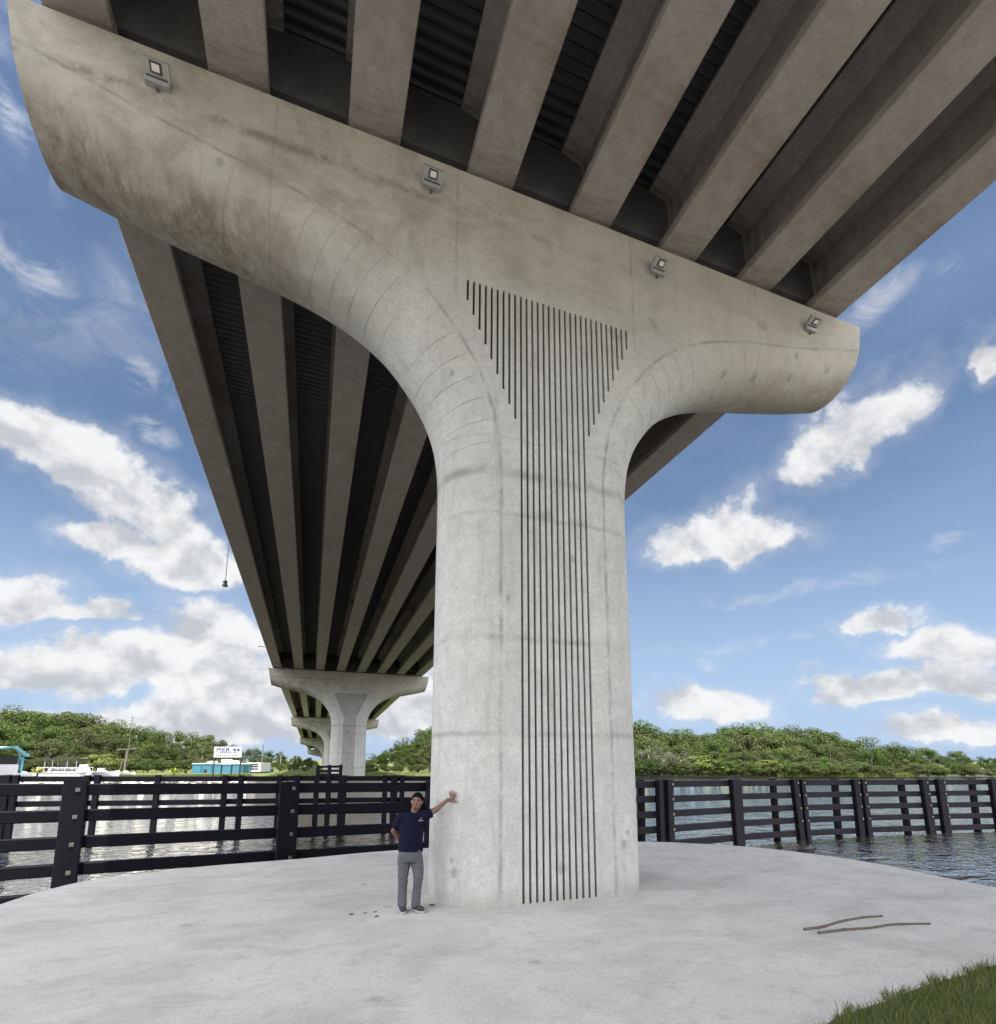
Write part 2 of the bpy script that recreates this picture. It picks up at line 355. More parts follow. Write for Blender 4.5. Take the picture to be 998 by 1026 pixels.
# ------------------------------------------------------------------ world: sky with clouds
SUN_EL, SUN_AZ = math.radians(74), math.radians(-14)     # azimuth: angle of the direction TO the sun, from -Y towards -X... below
sun_dir = Vector((math.cos(SUN_EL)*-.10, -math.cos(SUN_EL)*.995, math.sin(SUN_EL))).normalized()
world = bpy.data.worlds.new('World'); S.world = world; world.use_nodes = True
def mk_world():
    t = NT(world.node_tree); bg = t.n['Background']
    sky = t.node('ShaderNodeTexSky', sky_type='NISHITA'); sky.sun_disc = False
    sky.sun_elevation = SUN_EL; sky.sun_rotation = math.atan2(sun_dir.x, sun_dir.y)
    sky.air_density = 1.0; sky.dust_density = .8; sky.ozone_density = 1.5
    d = t.node('ShaderNodeTexCoord').outputs['Generated']
    d = t.vm('NORMALIZE', d)
    warp = t.vm('SCALE', t.vm('SUBTRACT', t.noise(d, 9.0, 5, .6, 0, 'Color'), (.5, .5, .5)))
    warp.node.inputs[3].default_value = .10
    dw = t.vm('ADD', d, warp)
    # px, py, half width, half height, tilt (deg up to the right), strength cap
    CL = [(850, 446, 92, 34, 33, 1), (720, 546, 88, 30, 0, 1), (727, 527, 42, 38, 0, 1), (886, 624, 46, 15, 4, .85), (950, 648, 66, 24, 0, 1),
          (880, 690, 125, 20, 8, 1), (965, 684, 70, 26, 0, 1), (712, 708, 76, 24, 0, .9), (950, 736, 90, 18, 0, .8), (992, 366, 24, 34, 30, .9),
          (885, 306, 52, 22, 20, .5), (950, 540, 28, 11, 0, .4), (703, 663, 20, 6, 0, .55), (806, 678, 16, 5, 0, .5), (800, 640, 260, 10, 8, .28), (790, 590, 200, 8, 7, .25), (960, 268, 30, 12, 40, .4),
          (70, 462, 84, 36, -22, 1), (150, 520, 66, 40, -20, 1), (185, 566, 66, 36, 0, 1), (110, 545, 50, 26, 0, .85), (100, 615, 40, 15, 0, .9), (18, 605, 62, 34, 20, .95),
          (130, 668, 130, 40, 5, 1), (215, 645, 75, 44, 0, 1), (30, 668, 90, 34, 0, .9), (150, 735, 260, 34, 0, .8), (330, 700, 150, 50, 0, .9),
          (18, 262, 40, 62, 20, .55), (12, 120, 26, 70, 10, .5), (150, 385, 46, 24, -25, .5), (150, 440, 26, 18, 0, .6), (60, 330, 110, 60, 20, .22), (150, 290, 90, 60, 30, .2), (405, 718, 60, 30, 0, .8)]
    field = None; wisp = None
    for px, py, hw, hh, al, capv in CL:
        c = ray(px, py); c /= np.linalg.norm(c); a = math.radians(al)
        def axis(qx, qy):
            p = ray(px+qx, py+qy); p /= np.linalg.norm(p); v = p/(p@c)-c; return tuple(v/(v@v))
        A = axis(hw*math.cos(a), -hw*math.sin(a)); B = axis(-hh*math.sin(a), -hh*math.cos(a))
        dc = t.math('MAXIMUM', t.vm('DOT_PRODUCT', dw, tuple(c), 1), .02)
        u = t.math('DIVIDE', t.vm('DOT_PRODUCT', dw, A, 1), dc); v = t.math('DIVIDE', t.vm('DOT_PRODUCT', dw, B, 1), dc)
        if capv >= .8: v = t.math('MAXIMUM', v, t.math('MULTIPLY', v, -1.45))
        ln = t.vm('LENGTH', t.node('ShaderNodeCombineXYZ', {0: u, 1: v}).outputs[0], out=1)
        f = t.math('SUBTRACT', 1.0, ln)
        if capv >= .8:
            f = t.math('MINIMUM', f, .62*capv); field = f if field is None else t.math('MAXIMUM', field, f)
        else:
            f = t.math('MULTIPLY', t.mapr(f, -.2, .8, 0, 1, True), capv); wisp = f if wisp is None else t.math('MAXIMUM', wisp, f)
    # unseen sky: cumulus added out of view and over-brightened to light the shaded concrete
    away = t.mapr(t.vm('DOT_PRODUCT', d, tuple(FH), 1), .52, .25)
    sz = t.node('ShaderNodeSeparateXYZ', {'Vector': d}).outputs[2]
    amb = t.math('ADD', t.mapr(t.noise(t.scale(d, (1, 1, 1.8)), 2.6, 4, .55), .34, .62, -.45, .55), t.math('SUBTRACT', away, 1.0))
    field = t.math('MAXIMUM', field, amb)
    n1 = t.noise(t.scale(d, (1, 1, 1.2)), 8.5, 9, .56, .15); n2 = t.noise(d, 42, 6, .6)
    e = t.math('ADD', t.math('MULTIPLY', t.math('SUBTRACT', n1, .5), 1.6), t.math('MULTIPLY', t.math('SUBTRACT', n2, .5), .34))
    tot = t.math('ADD', field, e)
    dens = t.mapr(tot, -.10, .32, 0, 1, True)
    soft = t.mapr(tot, -.5, .25, 0, .22, True)                       # thin veil round the clouds
    wn = t.noise(t.scale(d, (1, 1, 1.6)), 13, 8, .62, .8)
    wd = t.math('MULTIPLY', wisp, t.mapr(wn, .40, .68, 0, 1.25))
    dens = t.math('MAXIMUM', t.math('MAXIMUM', dens, soft), t.math('MINIMUM', wd, .85))
    # light from above: compare the cloud noise with the same noise a little higher
    n1u = t.noise(t.scale(t.vm('ADD', d, (0, 0, .03)), (1, 1, 1.2)), 8.5, 6, .56, .15)
    rel = t.math('SUBTRACT', n1, n1u)
    shade = t.mapr(t.math('ADD', t.math('ADD', rel, t.math('MULTIPLY', t.math('SUBTRACT', n2, .5), .10)), t.math('MULTIPLY', t.math('SUBTRACT', .42, field), .10)), -.14, .12, 0, 1, True)
    ccol = t.mix(shade, CLOUD_LO, CLOUD_HI)
    k = t.vm('SCALE', sky.outputs[0]); k.node.inputs[3].default_value = SKY_STR
    # water vapour whitens the sky towards the horizon
    haze = t.mapr(sz, .0, .5, .85, .0, True)
    base = t.mix(haze, k, SKY_HAZE)
    base = t.mix(t.math('MULTIPLY', t.mapr(t.noise(t.scale(d, (1, 1, 3)), 3.0, 5, .6), .4, .75), .16), base, SKY_HAZE)
    glow = t.mapr(away, 0, 1, 1, CLOUD_BACK)
    cc = t.vm('SCALE', ccol); t.l.new(glow, cc.node.inputs[3])
    fin = t.mix(t.math('MULTIPLY', dens, .96), base, cc)
    t.l.new(fin, bg.inputs['Color']); bg.inputs['Strength'].default_value = WORLD_STR
    world.cycles.sampling_method = 'MANUAL'; world.cycles.sample_map_resolution = 512
# the background strength stays at 0.1; the cloud colours are given in the same units as the sky texture (about 10 is white)
WORLD_STR = 0.10; SKY_STR = 0.62
CLOUD_HI, CLOUD_LO, SKY_HAZE = (4.55, 4.55, 4.55), (2.75, 2.87, 3.1), (2.2, 3.0, 4.35)
CLOUD_BACK = 5.3  # gain on the added unseen clouds, raised to lift the light below
mk_world()
sl = bpy.data.lights.new('sun', 'SUN'); sl.energy = 5.0; sl.angle = math.radians(.5); sl.color = (1, .95, .87)
so = bpy.data.objects.new('sun', sl); COL.objects.link(so)
so.rotation_euler = sun_dir.to_track_quat('Z', 'Y').to_euler()
so.location = (0, 0, 60)

# ------------------------------------------------------------------ pier
def smooth_curve(pts, n):
    P_ = [np.array(p, float) for p in pts]; out = []
    for i in range(len(P_)-1):
        p0 = P_[max(i-1, 0)]; p1 = P_[i]; p2 = P_[i+1]; p3 = P_[min(i+2, len(P_)-1)]
        for k in range(n):
            s = k/n
            out.append(.5*((2*p1)+(-p0+p2)*s+(2*p0-5*p1+4*p2-p3)*s*s+(-p0+3*p1-3*p2+p3)*s**3))
    out.append(P_[-1]); return np.array(out)
PZ = ZT                              # the profile was measured on the near pier, whose cap top is at ZT
prof = [(1.86, -5.0), (1.86, 0), (1.86, 4), (1.86, 6.4), (1.865, 7.0), (1.9, 7.5), (2.0, 8.0), (2.2, 8.5), (2.5, 8.98), (2.92, 9.48), (3.42, 9.86), (4.1, 10.19), (5.0, 10.46), (6.0, 10.67), (7.2, 10.95), (8.0, 11.17), (9.6, 11.62)]
base = smooth_curve(prof, 8)
tan = np.gradient(base, axis=0); tan /= np.linalg.norm(tan, axis=1)[:, None]
nrm = np.stack([-tan[:, 1], tan[:, 0]], 1)       # points into the concrete
def layer(e, HW=HW):
    c = base+nrm*e
    tip = HW-.19*(ZT-c[:, 1])-c[:, 0]
    i = int(np.argmax(tip < 0)); s = tip[i-1]/(tip[i-1]-tip[i])
    end = c[i-1]+(c[i]-c[i-1])*s
    c = np.vstack([c[:i], end]); ns = 3*8
    low = c[:ns+1:8]; hi = c[ns:]
    L = np.concatenate([[0], np.cumsum(np.linalg.norm(np.diff(hi, axis=0), axis=1))]); q = np.linspace(0, L[-1], 72)
    hi = np.stack([np.interp(q, L, hi[:, 0]), np.interp(q, L, hi[:, 1])], 1)
    return np.vstack([low[:-1], hi])
NL = 24
thetas = [PI*i/NL for i in range(NL+1)]
layers = [layer(RB*(1-math.sin(a))) for a in thetas]; HL = 8.45; layersL = [layer(RB*(1-math.sin(a)), HL) for a in thetas]
ys = [-RB*math.cos(a) for a in thetas]
mid_len = np.concatenate([[0], np.cumsum(np.linalg.norm(np.diff(layers[NL//2], axis=0), axis=1))])
GX = [-1.63+i*3.26/29 for i in range(30)]
def pier_mesh():
    bm = bmesh.new(); uvl = bm.loops.layers.uv.new('UVMap')
    def quadgrid(sx):
        vs = [[bm.verts.new((sx*p[0], ys[j], p[1]-PZ)) for p in (layers if sx > 0 else layersL)[j]] for j in range(NL+1)]
        for j in range(NL):
            for i in range(len(vs[0])-1):
                q = [(j, i), (j, i+1), (j+1, i+1), (j+1, i)]
                if sx < 0: q = q[::-1]
                f = bm.faces.new([vs[a][b_] for a, b_ in q]); f.smooth = True
                for lp, (a, b_) in zip(f.loops, q):
                    v_ = RB*min(thetas[a], PI-thetas[a]); lp[uvl].uv = (mid_len[b_], max(v_, .0006))
        return vs
    R_ = quadgrid(1); L_ = quadgrid(-1)
    # ends
    for vs, sx in ((R_, 1), (L_, -1)):
        ring = [vs[j][-1].co.copy() for j in range(NL+1)]+[Vector(((HW if sx > 0 else -HL), RB, ZT-PZ)), Vector(((HW if sx > 0 else -HL), -RB, ZT-PZ))]
        bm.faces.new([bm.verts.new(c) for c in (ring if sx < 0 else ring[::-1])])
    t4 = [(-HL, -RB), (HW, -RB), (HW, RB), (-HL, RB)]
    bm.faces.new([bm.verts.new((x, y, ZT-PZ)) for x, y in t4])
    # flat faces
    for j, y, front in ((0, -RB, True), (NL, RB, False)):
        out = [(-p[0], p[1]-PZ) for p in layersL[j][::-1]]+[(p[0], p[1]-PZ) for p in layers[j]]
        out = [(-HL, ZT-PZ)]+out+[(HW, ZT-PZ)]
        edges = []
        def loop(pts):
            vv = [bm.verts.new((x, y, z)) for x, z in pts]
            for k in range(len(vv)): edges.append(bm.edges.new((vv[k], vv[(k+1) % len(vv)])))
            return vv
        loop(out); holes = []
        if front:
            for i, gx in enumerate(GX):
                top = 10.59
                if 9 <= i <= 20: bot = .04
                else:
                    k = i if i < 9 else 29-i
                    bot = 10.17-k*.262
                g2 = .021 if 9 <= i <= 20 else .022
                r = [(gx-g2, bot-PZ), (gx+g2, bot-PZ), (gx+g2, top-PZ), (gx-g2, top-PZ)]; holes.append((loop(r), r))
        n0 = len(bm.faces)
        res = bmesh.ops.triangle_fill(bm, use_beauty=True, use_dissolve=False, edges=edges, normal=(0, -1 if front else 1, 0))
        fset = [f for f in res['geom'] if isinstance(f, bmesh.types.BMFace)]
        for f in list(fset):
            c = f.calc_center_median()
            if front and any(r[0][0] < c.x < r[1][0] and r[0][1] < c.z < r[2][1] for _, r in holes): bm.faces.remove(f)
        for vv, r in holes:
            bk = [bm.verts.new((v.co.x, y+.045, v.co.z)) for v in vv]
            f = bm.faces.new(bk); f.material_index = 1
            for k in range(4):
                f = bm.faces.new((vv[k], vv[(k+1) % 4], bk[(k+1) % 4], bk[k])); f.material_index = 0
    bm.normal_update()
    for f in bm.faces:                                # flat faces look outwards
        c = f.calc_center_median()
        if not f.smooth and abs(f.normal.y) > .99 and abs(abs(c.y)-RB) < 1e-4 and f.normal.y*c.y < 0: f.normal_flip()
    me = bpy.data.meshes.new('pier_body'); bm.to_mesh(me); bm.free()
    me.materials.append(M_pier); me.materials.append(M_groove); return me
pm = pier_mesh()
keyb = MB()
for k in range(7):                                  # low concrete blocks between the girder seats
    pass
keyb.box((0, -.12, .17), (1.05, .95, .34)); key_me = keyb.mesh('shear_key', M_deck)
pad_b = MB()
pad_b.box((0, 0, .05), (.62, .5, .1))
pad_me = pad_b.mesh('bearing_seat', M_dark)
plabels = ['huge nearest T-shaped concrete pier with vertical grooves, man leaning on it', 'second T-shaped pier beyond the river fences with a small black guard panel before it',
           'third T-shaped pier, half hidden behind the second pier', 'fourth pier of the row, its pale cap showing left of the second pier', 'fifth and smallest pier at the far end of the row']
for (x, y, z), lb in zip(PIERS, plabels):
    r = empty('bridge_pier', (x, y, z), 0, lb, 'bridge pier', 'piers of the bridge in one receding row')
    link('pier_body', pm, r)
    for k in (1, 3, 5): link('shear_key', key_me, r).location.x = G0+(k-3)*GS
    for k in range(8):
        for sy in (-.45, .45): link('bearing_seat', pad_me, r).location = (G0+(k-3.5)*GS, sy, 0)

# ------------------------------------------------------------------ spans
GZ = .10                              # girder soffit above the cap top
def girder_mesh():
    sec = [(-.445, .02), (-.425, 0), (.425, 0), (.445, .02), (.445, .2), (.12, .42), (.09, .5), (.09, 1.44), (.14, 1.52), (.56, 1.62), (.56, 1.70), (-.56, 1.70), (-.56, 1.62), (-.14, 1.52), (-.09, 1.44), (-.09, .5), (-.12, .42), (-.445, .2)]
    n = len(sec); b = MB(); NY = 1
    for a in range(NY+1): b.v += [(x, a*(SPAN-.1)/NY+.05, z) for x, z in sec]
    for k in range(n): b.f.append((k, (k+1) % n, n+(k+1) % n, n+k)); b.mi.append(0)
    b.f.append(tuple(range(n-1, -1, -1))); b.f.append(tuple(range(n, 2*n))); b.mi += [0, 0]
    return b.mesh('girder', M_gird)
def form_mesh():
    b = MB(); n = int(SPAN/.05); w2 = GS/2-.55
    for i in range(n+1):
        y = i*SPAN/n; z = (0, .05, .05, 0)[i % 4]
        b.v += [(-w2, y, z), (w2, y, z)]
        if i: b.f.append((2*i-2, 2*i-1, 2*i+1, 2*i)); b.mi.append(0)
    return b.mesh('metal_deck_form', M_form)
def slab_mesh():
    b = MB(); b.box((0, SPAN/2, 1.90), (17.2, SPAN-.02, .24)); return b.mesh('deck_slab', M_deck)
def barrier_mesh():
    b = MB()
    sec = [(-.2, 0), (.2, 0), (.2, .1), (.06, .3), (.03, .82), (-.2, .82)]
    n = len(sec); b.v = [(x, .02, z) for x, z in sec]+[(x, SPAN-.02, z) for x, z in sec]
    b.f = [(k, (k+1) % n, n+(k+1) % n, n+k) for k in range(n)]+[tuple(range(n-1, -1, -1)), tuple(range(n, 2*n))]; b.mi = [0]*len(b.f)
    return b.mesh('barrier', M_deck)
def diaph_mesh():
    b = MB()
    b.box((0, 0, 1.0), (GS-.20, .24, 1.36))
    return b.mesh('diaphragm', M_deck)
gm, fm, sm, bam, dm = girder_mesh(), form_mesh(), slab_mesh(), barrier_mesh(), diaph_mesh()
def span(p, q, label, brackets=()):
    a, b = Vector(p), Vector(q); d = b-a
    r = empty('bridge_span', (a.x, a.y, a.z+GZ), 0, label, 'bridge span', 'girder spans of the bridge')
    r.rotation_euler = (math.asin(d.z/d.length), 0, -math.atan2(d.x, d.y)); r.scale = (1, d.length/SPAN, 1)
    for k in range(8):
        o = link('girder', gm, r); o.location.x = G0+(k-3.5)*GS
    for k in range(7):
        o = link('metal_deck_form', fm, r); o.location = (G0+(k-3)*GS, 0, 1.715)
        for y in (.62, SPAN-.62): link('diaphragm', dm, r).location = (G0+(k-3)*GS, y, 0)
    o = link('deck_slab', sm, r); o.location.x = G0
    o = link('barrier', bam, r); o.location = (G0+8.38, 0, 2.02)
    o = link('barrier', bam, r); o.location = (G0-8.38, 0, 2.02); o.scale.x = -1
    for y in brackets:
        bb = MB(); bb.tube([(0, 0, 0), (-.55, 0, -.05)], .07, 8); bb.box((-.55, 0, .0), (.3, .22, .16))
        o = bb.build('drain_bracket', M_grey, r); o.location = (G0-8.62, y, 1.75)
    return r
slabs = ['near girder span passing overhead towards the viewer, in front of the grooved pier', 'girder span over the river between the grooved pier and the second pier', 'girder span between the second and third piers', 'girder span between the third and fourth piers', 'farthest girder span, between the fourth and fifth piers']
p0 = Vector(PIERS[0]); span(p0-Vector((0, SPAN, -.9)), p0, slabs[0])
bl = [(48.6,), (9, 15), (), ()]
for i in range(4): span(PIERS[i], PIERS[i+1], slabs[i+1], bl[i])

# ------------------------------------------------------------------ floodlights on the cap
def mk_floodlight():
    r = empty('floodlight')
    # box whose underside (towards the ground and the viewer) carries the lens
    M = Matrix.Rotation(math.radians(-24), 3, 'X')
    b = MB(); b.box((0, -.17, 0), (.42, .26, .11), M=M); b.build('housing', M_lampbody, r)
    dn = M @ Vector((0, 0, -1)); fw_ = M @ Vector((0, -1, 0)); c0 = Vector((0, -.17, 0))
    b = MB(); b.box(c0+dn*.064+fw_*.035, (.19, .16, .018), M=M); b.build('lens_frame', M_lampdark, r)
    b = MB(); b.box(c0+dn*.076+fw_*.035, (.125, .10, .014), M=M); b.build('lens', M_lens, r)
    b = MB(); b.box(c0+dn*.064-fw_*.095, (.34, .025, .02), M=M); b.build('hinge_strip', M_lampdark, r)
    b = MB(); b.box((0, -.05, -.13), (.38, .1, .15)); b.build('mounting_box', M_lampbody, r)
    b = MB(); b.tube([(.0, -.03, -.2), (.0, -.03, -.27)], .03, 8); b.build('conduit', M_bolt, r)
    return r
fl = mk_floodlight()
for i, ((px, py), lb) in enumerate(zip([(160, 78), (432, 181), (657, 268), (810, 325)],
        ['leftmost of four grey floodlights on the near cap, above the brown grime', 'second floodlight from the left, on the cap above the left haunch', 'third floodlight from the left, on the cap right of the groove panel', 'rightmost floodlight, near the right tip of the cap'])):
    o = fl if i == 0 else copy_tree(fl)
    p = plane(px, py, 1, Y0); o.location = (p[0], Y0-.002, p[2]-.06); o.scale = (.82, .82, .82)
    tag(o, lb, 'floodlight', 'floodlights along the near pier cap')

# navigation light hanging below the deck edge
nl = empty('navigation_light', (-4.86, 30.3, 12.6), 0, 'small green navigation light hanging on a thin rod from the left bridge edge', 'navigation light')
b = MB(); b.tube([(0, 0, 1.3), (0, 0, -.95)], .024, 8); b.build('hanger_rod', M_grey, nl)
b = MB(); b.tube([(0, 0, -.92), (0, 0, -1.0)], [.06, .13], 12); b.tube([(0, 0, -1.0), (0, 0, -1.16)], [.09, .09], 12); b.tube([(0, 0, -1.16), (0, 0, -1.25)], [.14, .14], 12); b.build('lantern', M_dkteal, nl)
b = MB(); b.beam((.0, 0, 1.3), (.45, 0, 1.3), .08, .08); b.build('bracket', M_grey, nl)

# ------------------------------------------------------------------ ground, pad, water, banks
edge = [(-5.2, -3), (-5.0, 4), (-4.75, 8), (-4.33, 10.61), (-4.06, 11.53), (-3.55, 12.17), (-2.03, 12.83), (-.1, 13.12), (1.94, 13.54), (5.2, 13.6), (8.59, 12.77), (9.9, 11.93), (10.89, 10.88), (11.42, 9.62), (11.64, 8.36), (11.5, 7.07), (11.4, 6.09), (11.2, 4.5), (11.0, -3)]
ec = smooth_curve(edge, 6)
b = MB(); b.prism([tuple(p) for p in ec][::-1], -3.0, 0.0)
me = b.mesh('concrete_pad', M_pad); o = link('concrete_pad', me); tag(o, kind='structure')
bv = o.modifiers.new('round', 'BEVEL'); bv.width = .06; bv.segments = 3; bv.limit_method = 'ANGLE'; bv.angle_limit = math.radians(60)
def sheet(name, poly, z, mat, skirt=2.5):
    b = MB(); b.prism(poly, z-skirt, z); o = b.build(name, mat); tag(o, kind='structure'); return o
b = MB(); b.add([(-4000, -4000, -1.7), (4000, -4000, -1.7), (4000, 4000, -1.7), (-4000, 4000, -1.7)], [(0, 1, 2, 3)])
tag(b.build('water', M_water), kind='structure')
sheet('near_bank', [(-260, -160), (260, -160), (260, -30), (60, -12), (22, 0), (14, 2.2), (11.4, 3.72), (9.2, 3.88), (7.14, 3.83), (6.3, 3.74), (5.6, 3.70), (4.9, 3.60), (4.21, 3.53), (2.9, 3.1), (1.6, 2.5), (.3, 1.6), (-1.2, .2), (-5.0, -1.2), (-20, -4), (-60, -16), (-260, -30)], .07, M_land)
far_poly = [(-900, 190), (-200, 125), (-40, 90), (-22, 92), (-9, 94), (-6.0, 72), (-5.2, 53.9), (10.6, 50.0), (24, 58), (52, 94), (70, 112), (70, 3900), (-3900, 3900), (-3900, 700)]
sheet('far_bank', far_poly, .15, M_land, 3)
sheet('marsh_bank', [(60, 112), (74, 109.5), (88.5, 105.4), (103, 101), (112.4, 98.2), (127, 93.8), (144.4, 88.6), (162, 83.5), (400, 40), (1500, -140), (3900, 1200), (3900, 3900), (60, 3900), (60, 110)], -1.45, M_mud, 2)
M_sand = simple('bounce_sand', (.33, .31, .275), .95, 0, .25, 2.5, .3)
sheet('bounce_lot', [(-250, -150), (250, -150), (250, -34), (58, -16), (24, -4), (13.5, -1.5), (4, -1.2), (-5.2, -2.4), (-20, -6), (-60, -19), (-250, -34)], .085, M_sand, 1.0)  # unseen pale ground, added to bounce sunlight up under the deck
# low rise behind the trees so that no water horizon shows through them
b = MB()
pts = []
for k in range(60):
    a = -75+k*2.4; an = math.radians(a)
    pts.append((math.sin(an), math.cos(an)))
NR = [(215, -1), (260, .6), (420, 2.0), (1500, 3), (3800, 3)]
for (d0, z0) in NR: b.v += [(x*d0, y*d0, z0+(1.4*math.sin(k*1.7)+1.0*math.sin(k*.63))*(z0 > 0)+.05) for k, (x, y) in enumerate(pts)]
for r_ in range(len(NR)-1):
    for k in range(59): b.f.append((r_*60+k, r_*60+k+1, r_*60+60+k+1, r_*60+60+k)); b.mi.append(0)
tag(b.build('far_land', M_land), kind='structure')
# seawall of the far bank under the bridge
b = MB(); b.beam((-5.28, 53.75, -1.2), (10.62, 49.85, -1.2), .3, 2.6); b.beam((-5.28, 53.72, .2), (10.64, 49.82, .2), .5, .25)
tag(b.build('seawall', M_seawall), 'low brownish concrete seawall along the far bank in front of the second pier', 'seawall')

# grass blades at the near right edge
def blades(name, n, fn, mat, hmin, hmax, wd):
    v = []; f = []
    for i in range(n):
        x, y, z = fn(); h = random.uniform(hmin, hmax); a = random.uniform(0, 2*PI); lean = random.uniform(.15, .8)*h; la = random.uniform(0, 2*PI)
        dx, dy = math.cos(a)*wd*.5, math.sin(a)*wd*.5; lx, ly = math.cos(la)*lean, math.sin(la)*lean; o = len(v)
        v += [(x-dx, y-dy, z), (x+dx, y+dy, z), (x-dx*.8+lx*.35, y-dy*.8+ly*.35, z+h*.55), (x+dx*.8+lx*.35, y+dy*.8+ly*.35, z+h*.55), (x+lx, y+ly, z+h*.95)]
        f += [(o, o+1, o+3, o+2), (o+2, o+3, o+4)]
    me = bpy.data.meshes.new(name); me.from_pydata(v, [], f); me.materials.append(mat); o = link(name, me); o['kind'] = 'stuff'; return o
def gpt():
    while True:
        x = random.uniform(3.0, 9.5); e = np.interp(x, [2.9, 4.21, 5.6, 7.14, 9.2, 11.4], [3.1, 3.53, 3.72, 3.84, 3.89, 3.65])+.05*math.sin(x*9)+.03*math.sin(x*23)
        k = random.random()
        y = e-.02-abs(random.gauss(0, .08)) if k < .10 else e-.12-random.random()*1.5
        return (x, y, .06)
tag(blades('grass', 34000, gpt, M_grass, .03, .105, .006), 'short green lawn grass at the lower right corner beside the concrete pad', 'grass')
def gpt2():
    x = random.uniform(3.2, 8.5); e = np.interp(x, [2.9, 4.21, 5.6, 7.14, 9.2], [3.12, 3.55, 3.74, 3.86, 3.91]); return (x, e-.06-random.random()**2*.5, .05)
tag(blades('grass', 300, gpt2, M_grass, .12, .25, .006), 'taller loose grass stalks rising along the lawn edge', 'grass')

# ------------------------------------------------------------------ fences
TX = [0, 70, 260, 287, 430, 645, 670, 740, 790, 857, 930, 998]
TD = [12.05, 12.66, 14.72, 15.06, 16.94, 21.9, 22.7, 25.0, 26.6, 28.2, 29.5, 30.4]
TY = [785, 785, 784.6, 784.6, 784, 782.4, 782.3, 781.6, 781.4, 781.4, 781.3, 781]
def depA(x): return float(np.interp(x, TX, TD)) if x >= 0 else 12.05+x*.0087
def topA(x): return atd(x, float(np.interp(x, TX, TY)), depA(x))
PITCH, RH_, RT = .62, .275, .2
def add_bolts(post, pts, nrm_):
    for p in pts:
        b = MB(); n_ = Vector(nrm_); M = n_.to_track_quat('Y', 'Z').to_matrix()
        b.box(Vector(p)+n_*.012, (.085, .03, .09), M=M); b.box(Vector(p)+n_*.03, (.04, .03, .04), M=M)
        b.build('bolt_plate', M_bolt, post)
def fence(name, label, stations, posts, top_fn, dep_fn, levels, cat='fender fence'):
    """stations: columns where the wales break; posts: (x top, x bottom, y bottom, width px, in front?, bolts?)"""
    a0 = top_fn(stations[0]); r = empty(name, (a0[0], a0[1], 0), 0, label, cat)
    org = Vector((a0[0], a0[1], 0))
    for i in range(len(stations)-1):
        a, c = top_fn(stations[i]), top_fn(stations[i+1])
        for k in range(levels):
            sag = random.uniform(-.012, .012)
            b = MB(); off = Vector((0, 0, -RH_/2-PITCH*k+sag))
            pa, pc = Vector(a)+off-org, Vector(c)+off-org; gap = (pc-pa).normalized()*.015
            b.beam(pa+gap, pc-gap, RT, RH_, cham=.02); b.build('wale', M_black, r)
    for xt, xb, yb, wpx, front, bolts in posts:
        d = dep_fn(xt); p = Vector(top_fn(xt))+Vector((0, 0, .05)); q = Vector(fplane(xb, yb, float(np.array(top_fn(xb)) @ FH)))
        hh = top_fn(xt+8)-top_fn(xt-8); al = Vector((hh[0], hh[1], 0)).normalized(); n_ = Vector((al.y, -al.x, 0))    # towards the camera
        wd = wpx*d/F*.97; th = .26
        sh = n_*((RT+th)/2*(1 if front else -1)); q = p+(q-p)*((p.z+3.2)/(p.z-q.z))
        b = MB(); up = n_
        b.beam(q+sh-org, p+sh-org, wd, th, up=n_, cham=.025)
        po = b.build('post', M_black, r)
        if bolts:
            pts = []
            for k in range(levels-1):
                zz = p.z-.05-RH_/2-PITCH*k; s_ = (p.z-zz)/(p.z-q.z)
                pts.append(p+(q-p)*s_+sh+n_*(th/2)+al*wd*bolts-org)
            add_bolts(po, pts, n_)
    return r
fence('fender_fence', 'black river fender fence on the left, nearest rails behind the man', [-160, 77, 288, 432, 520],
      [(77, 64, 894, 19.5, True, .12), (289, 284, 868, 18.5, True, .2), (430, 428, 860, 12, True, 0), (-140, -170, 900, 20, True, 0)], topA, depA, 5)
rp = [(646, 647, 842, 6, False, 0), (656, 658, 843, 6.5, True, 0), (665.5, 667.5, 845, 8, True, .3), (669, 671, 845, 4, False, 0), (731.5, 736.5, 846, 12, True, 0), (735.5, 739.5, 846, 4, True, 0),
      (778, 783, 840, 5, False, 0), (791.5, 798.5, 841, 7.5, True, .25), (799, 805.5, 841, 5.5, True, .1), (840, 844.5, 838, 5.5, False, 0), (852.5, 858.5, 838, 7.5, True, .3), (860, 867, 838, 6, True, .1),
      (906, 914, 835, 5.5, False, 0), (920.5, 928.5, 834, 7.5, True, .3), (930.5, 939, 834, 4, False, 0), (937, 944.5, 834, 8.5, True, .35), (977.5, 984, 832, 5, False, 0), (990, 998, 832, 8.5, True, .3), (1003, 1010, 832, 6, True, 0)]
TXr = TX+[1080]; 
fence('fender_fence', 'black river fender fence right of the near pier, on clustered posts in the water', [560, 662, 733, 796, 857, 928, 994, 1060], rp, topA, depA, 5)
def topB(x): return atd(x, 777.6+(x < 0)*0, depB(x))
def depB(x): return float(np.interp(x, [-100, 0, 220, 433, 520], [24.6, 26, 28.8, 31.6, 33]))
bp = [(xx, xx-(500-xx)*.011, 815, ww, True, 0) for xx, ww in [(6, 13), (19, 5), (90, 5), (100, 5), (160, 5), (227, 5), (243, 5), (281, 5), (299, 5), (318, 5), (330, 5), (344, 8), (386, 5), (395, 7), (403, 5), (470, 6), (-40, 6)]]
fence('fender_fence', 'second black fender fence across the channel, seen through the nearer rails', [-90, 12, 95, 227, 290, 344, 395, 500], bp, topB, depB, 4)
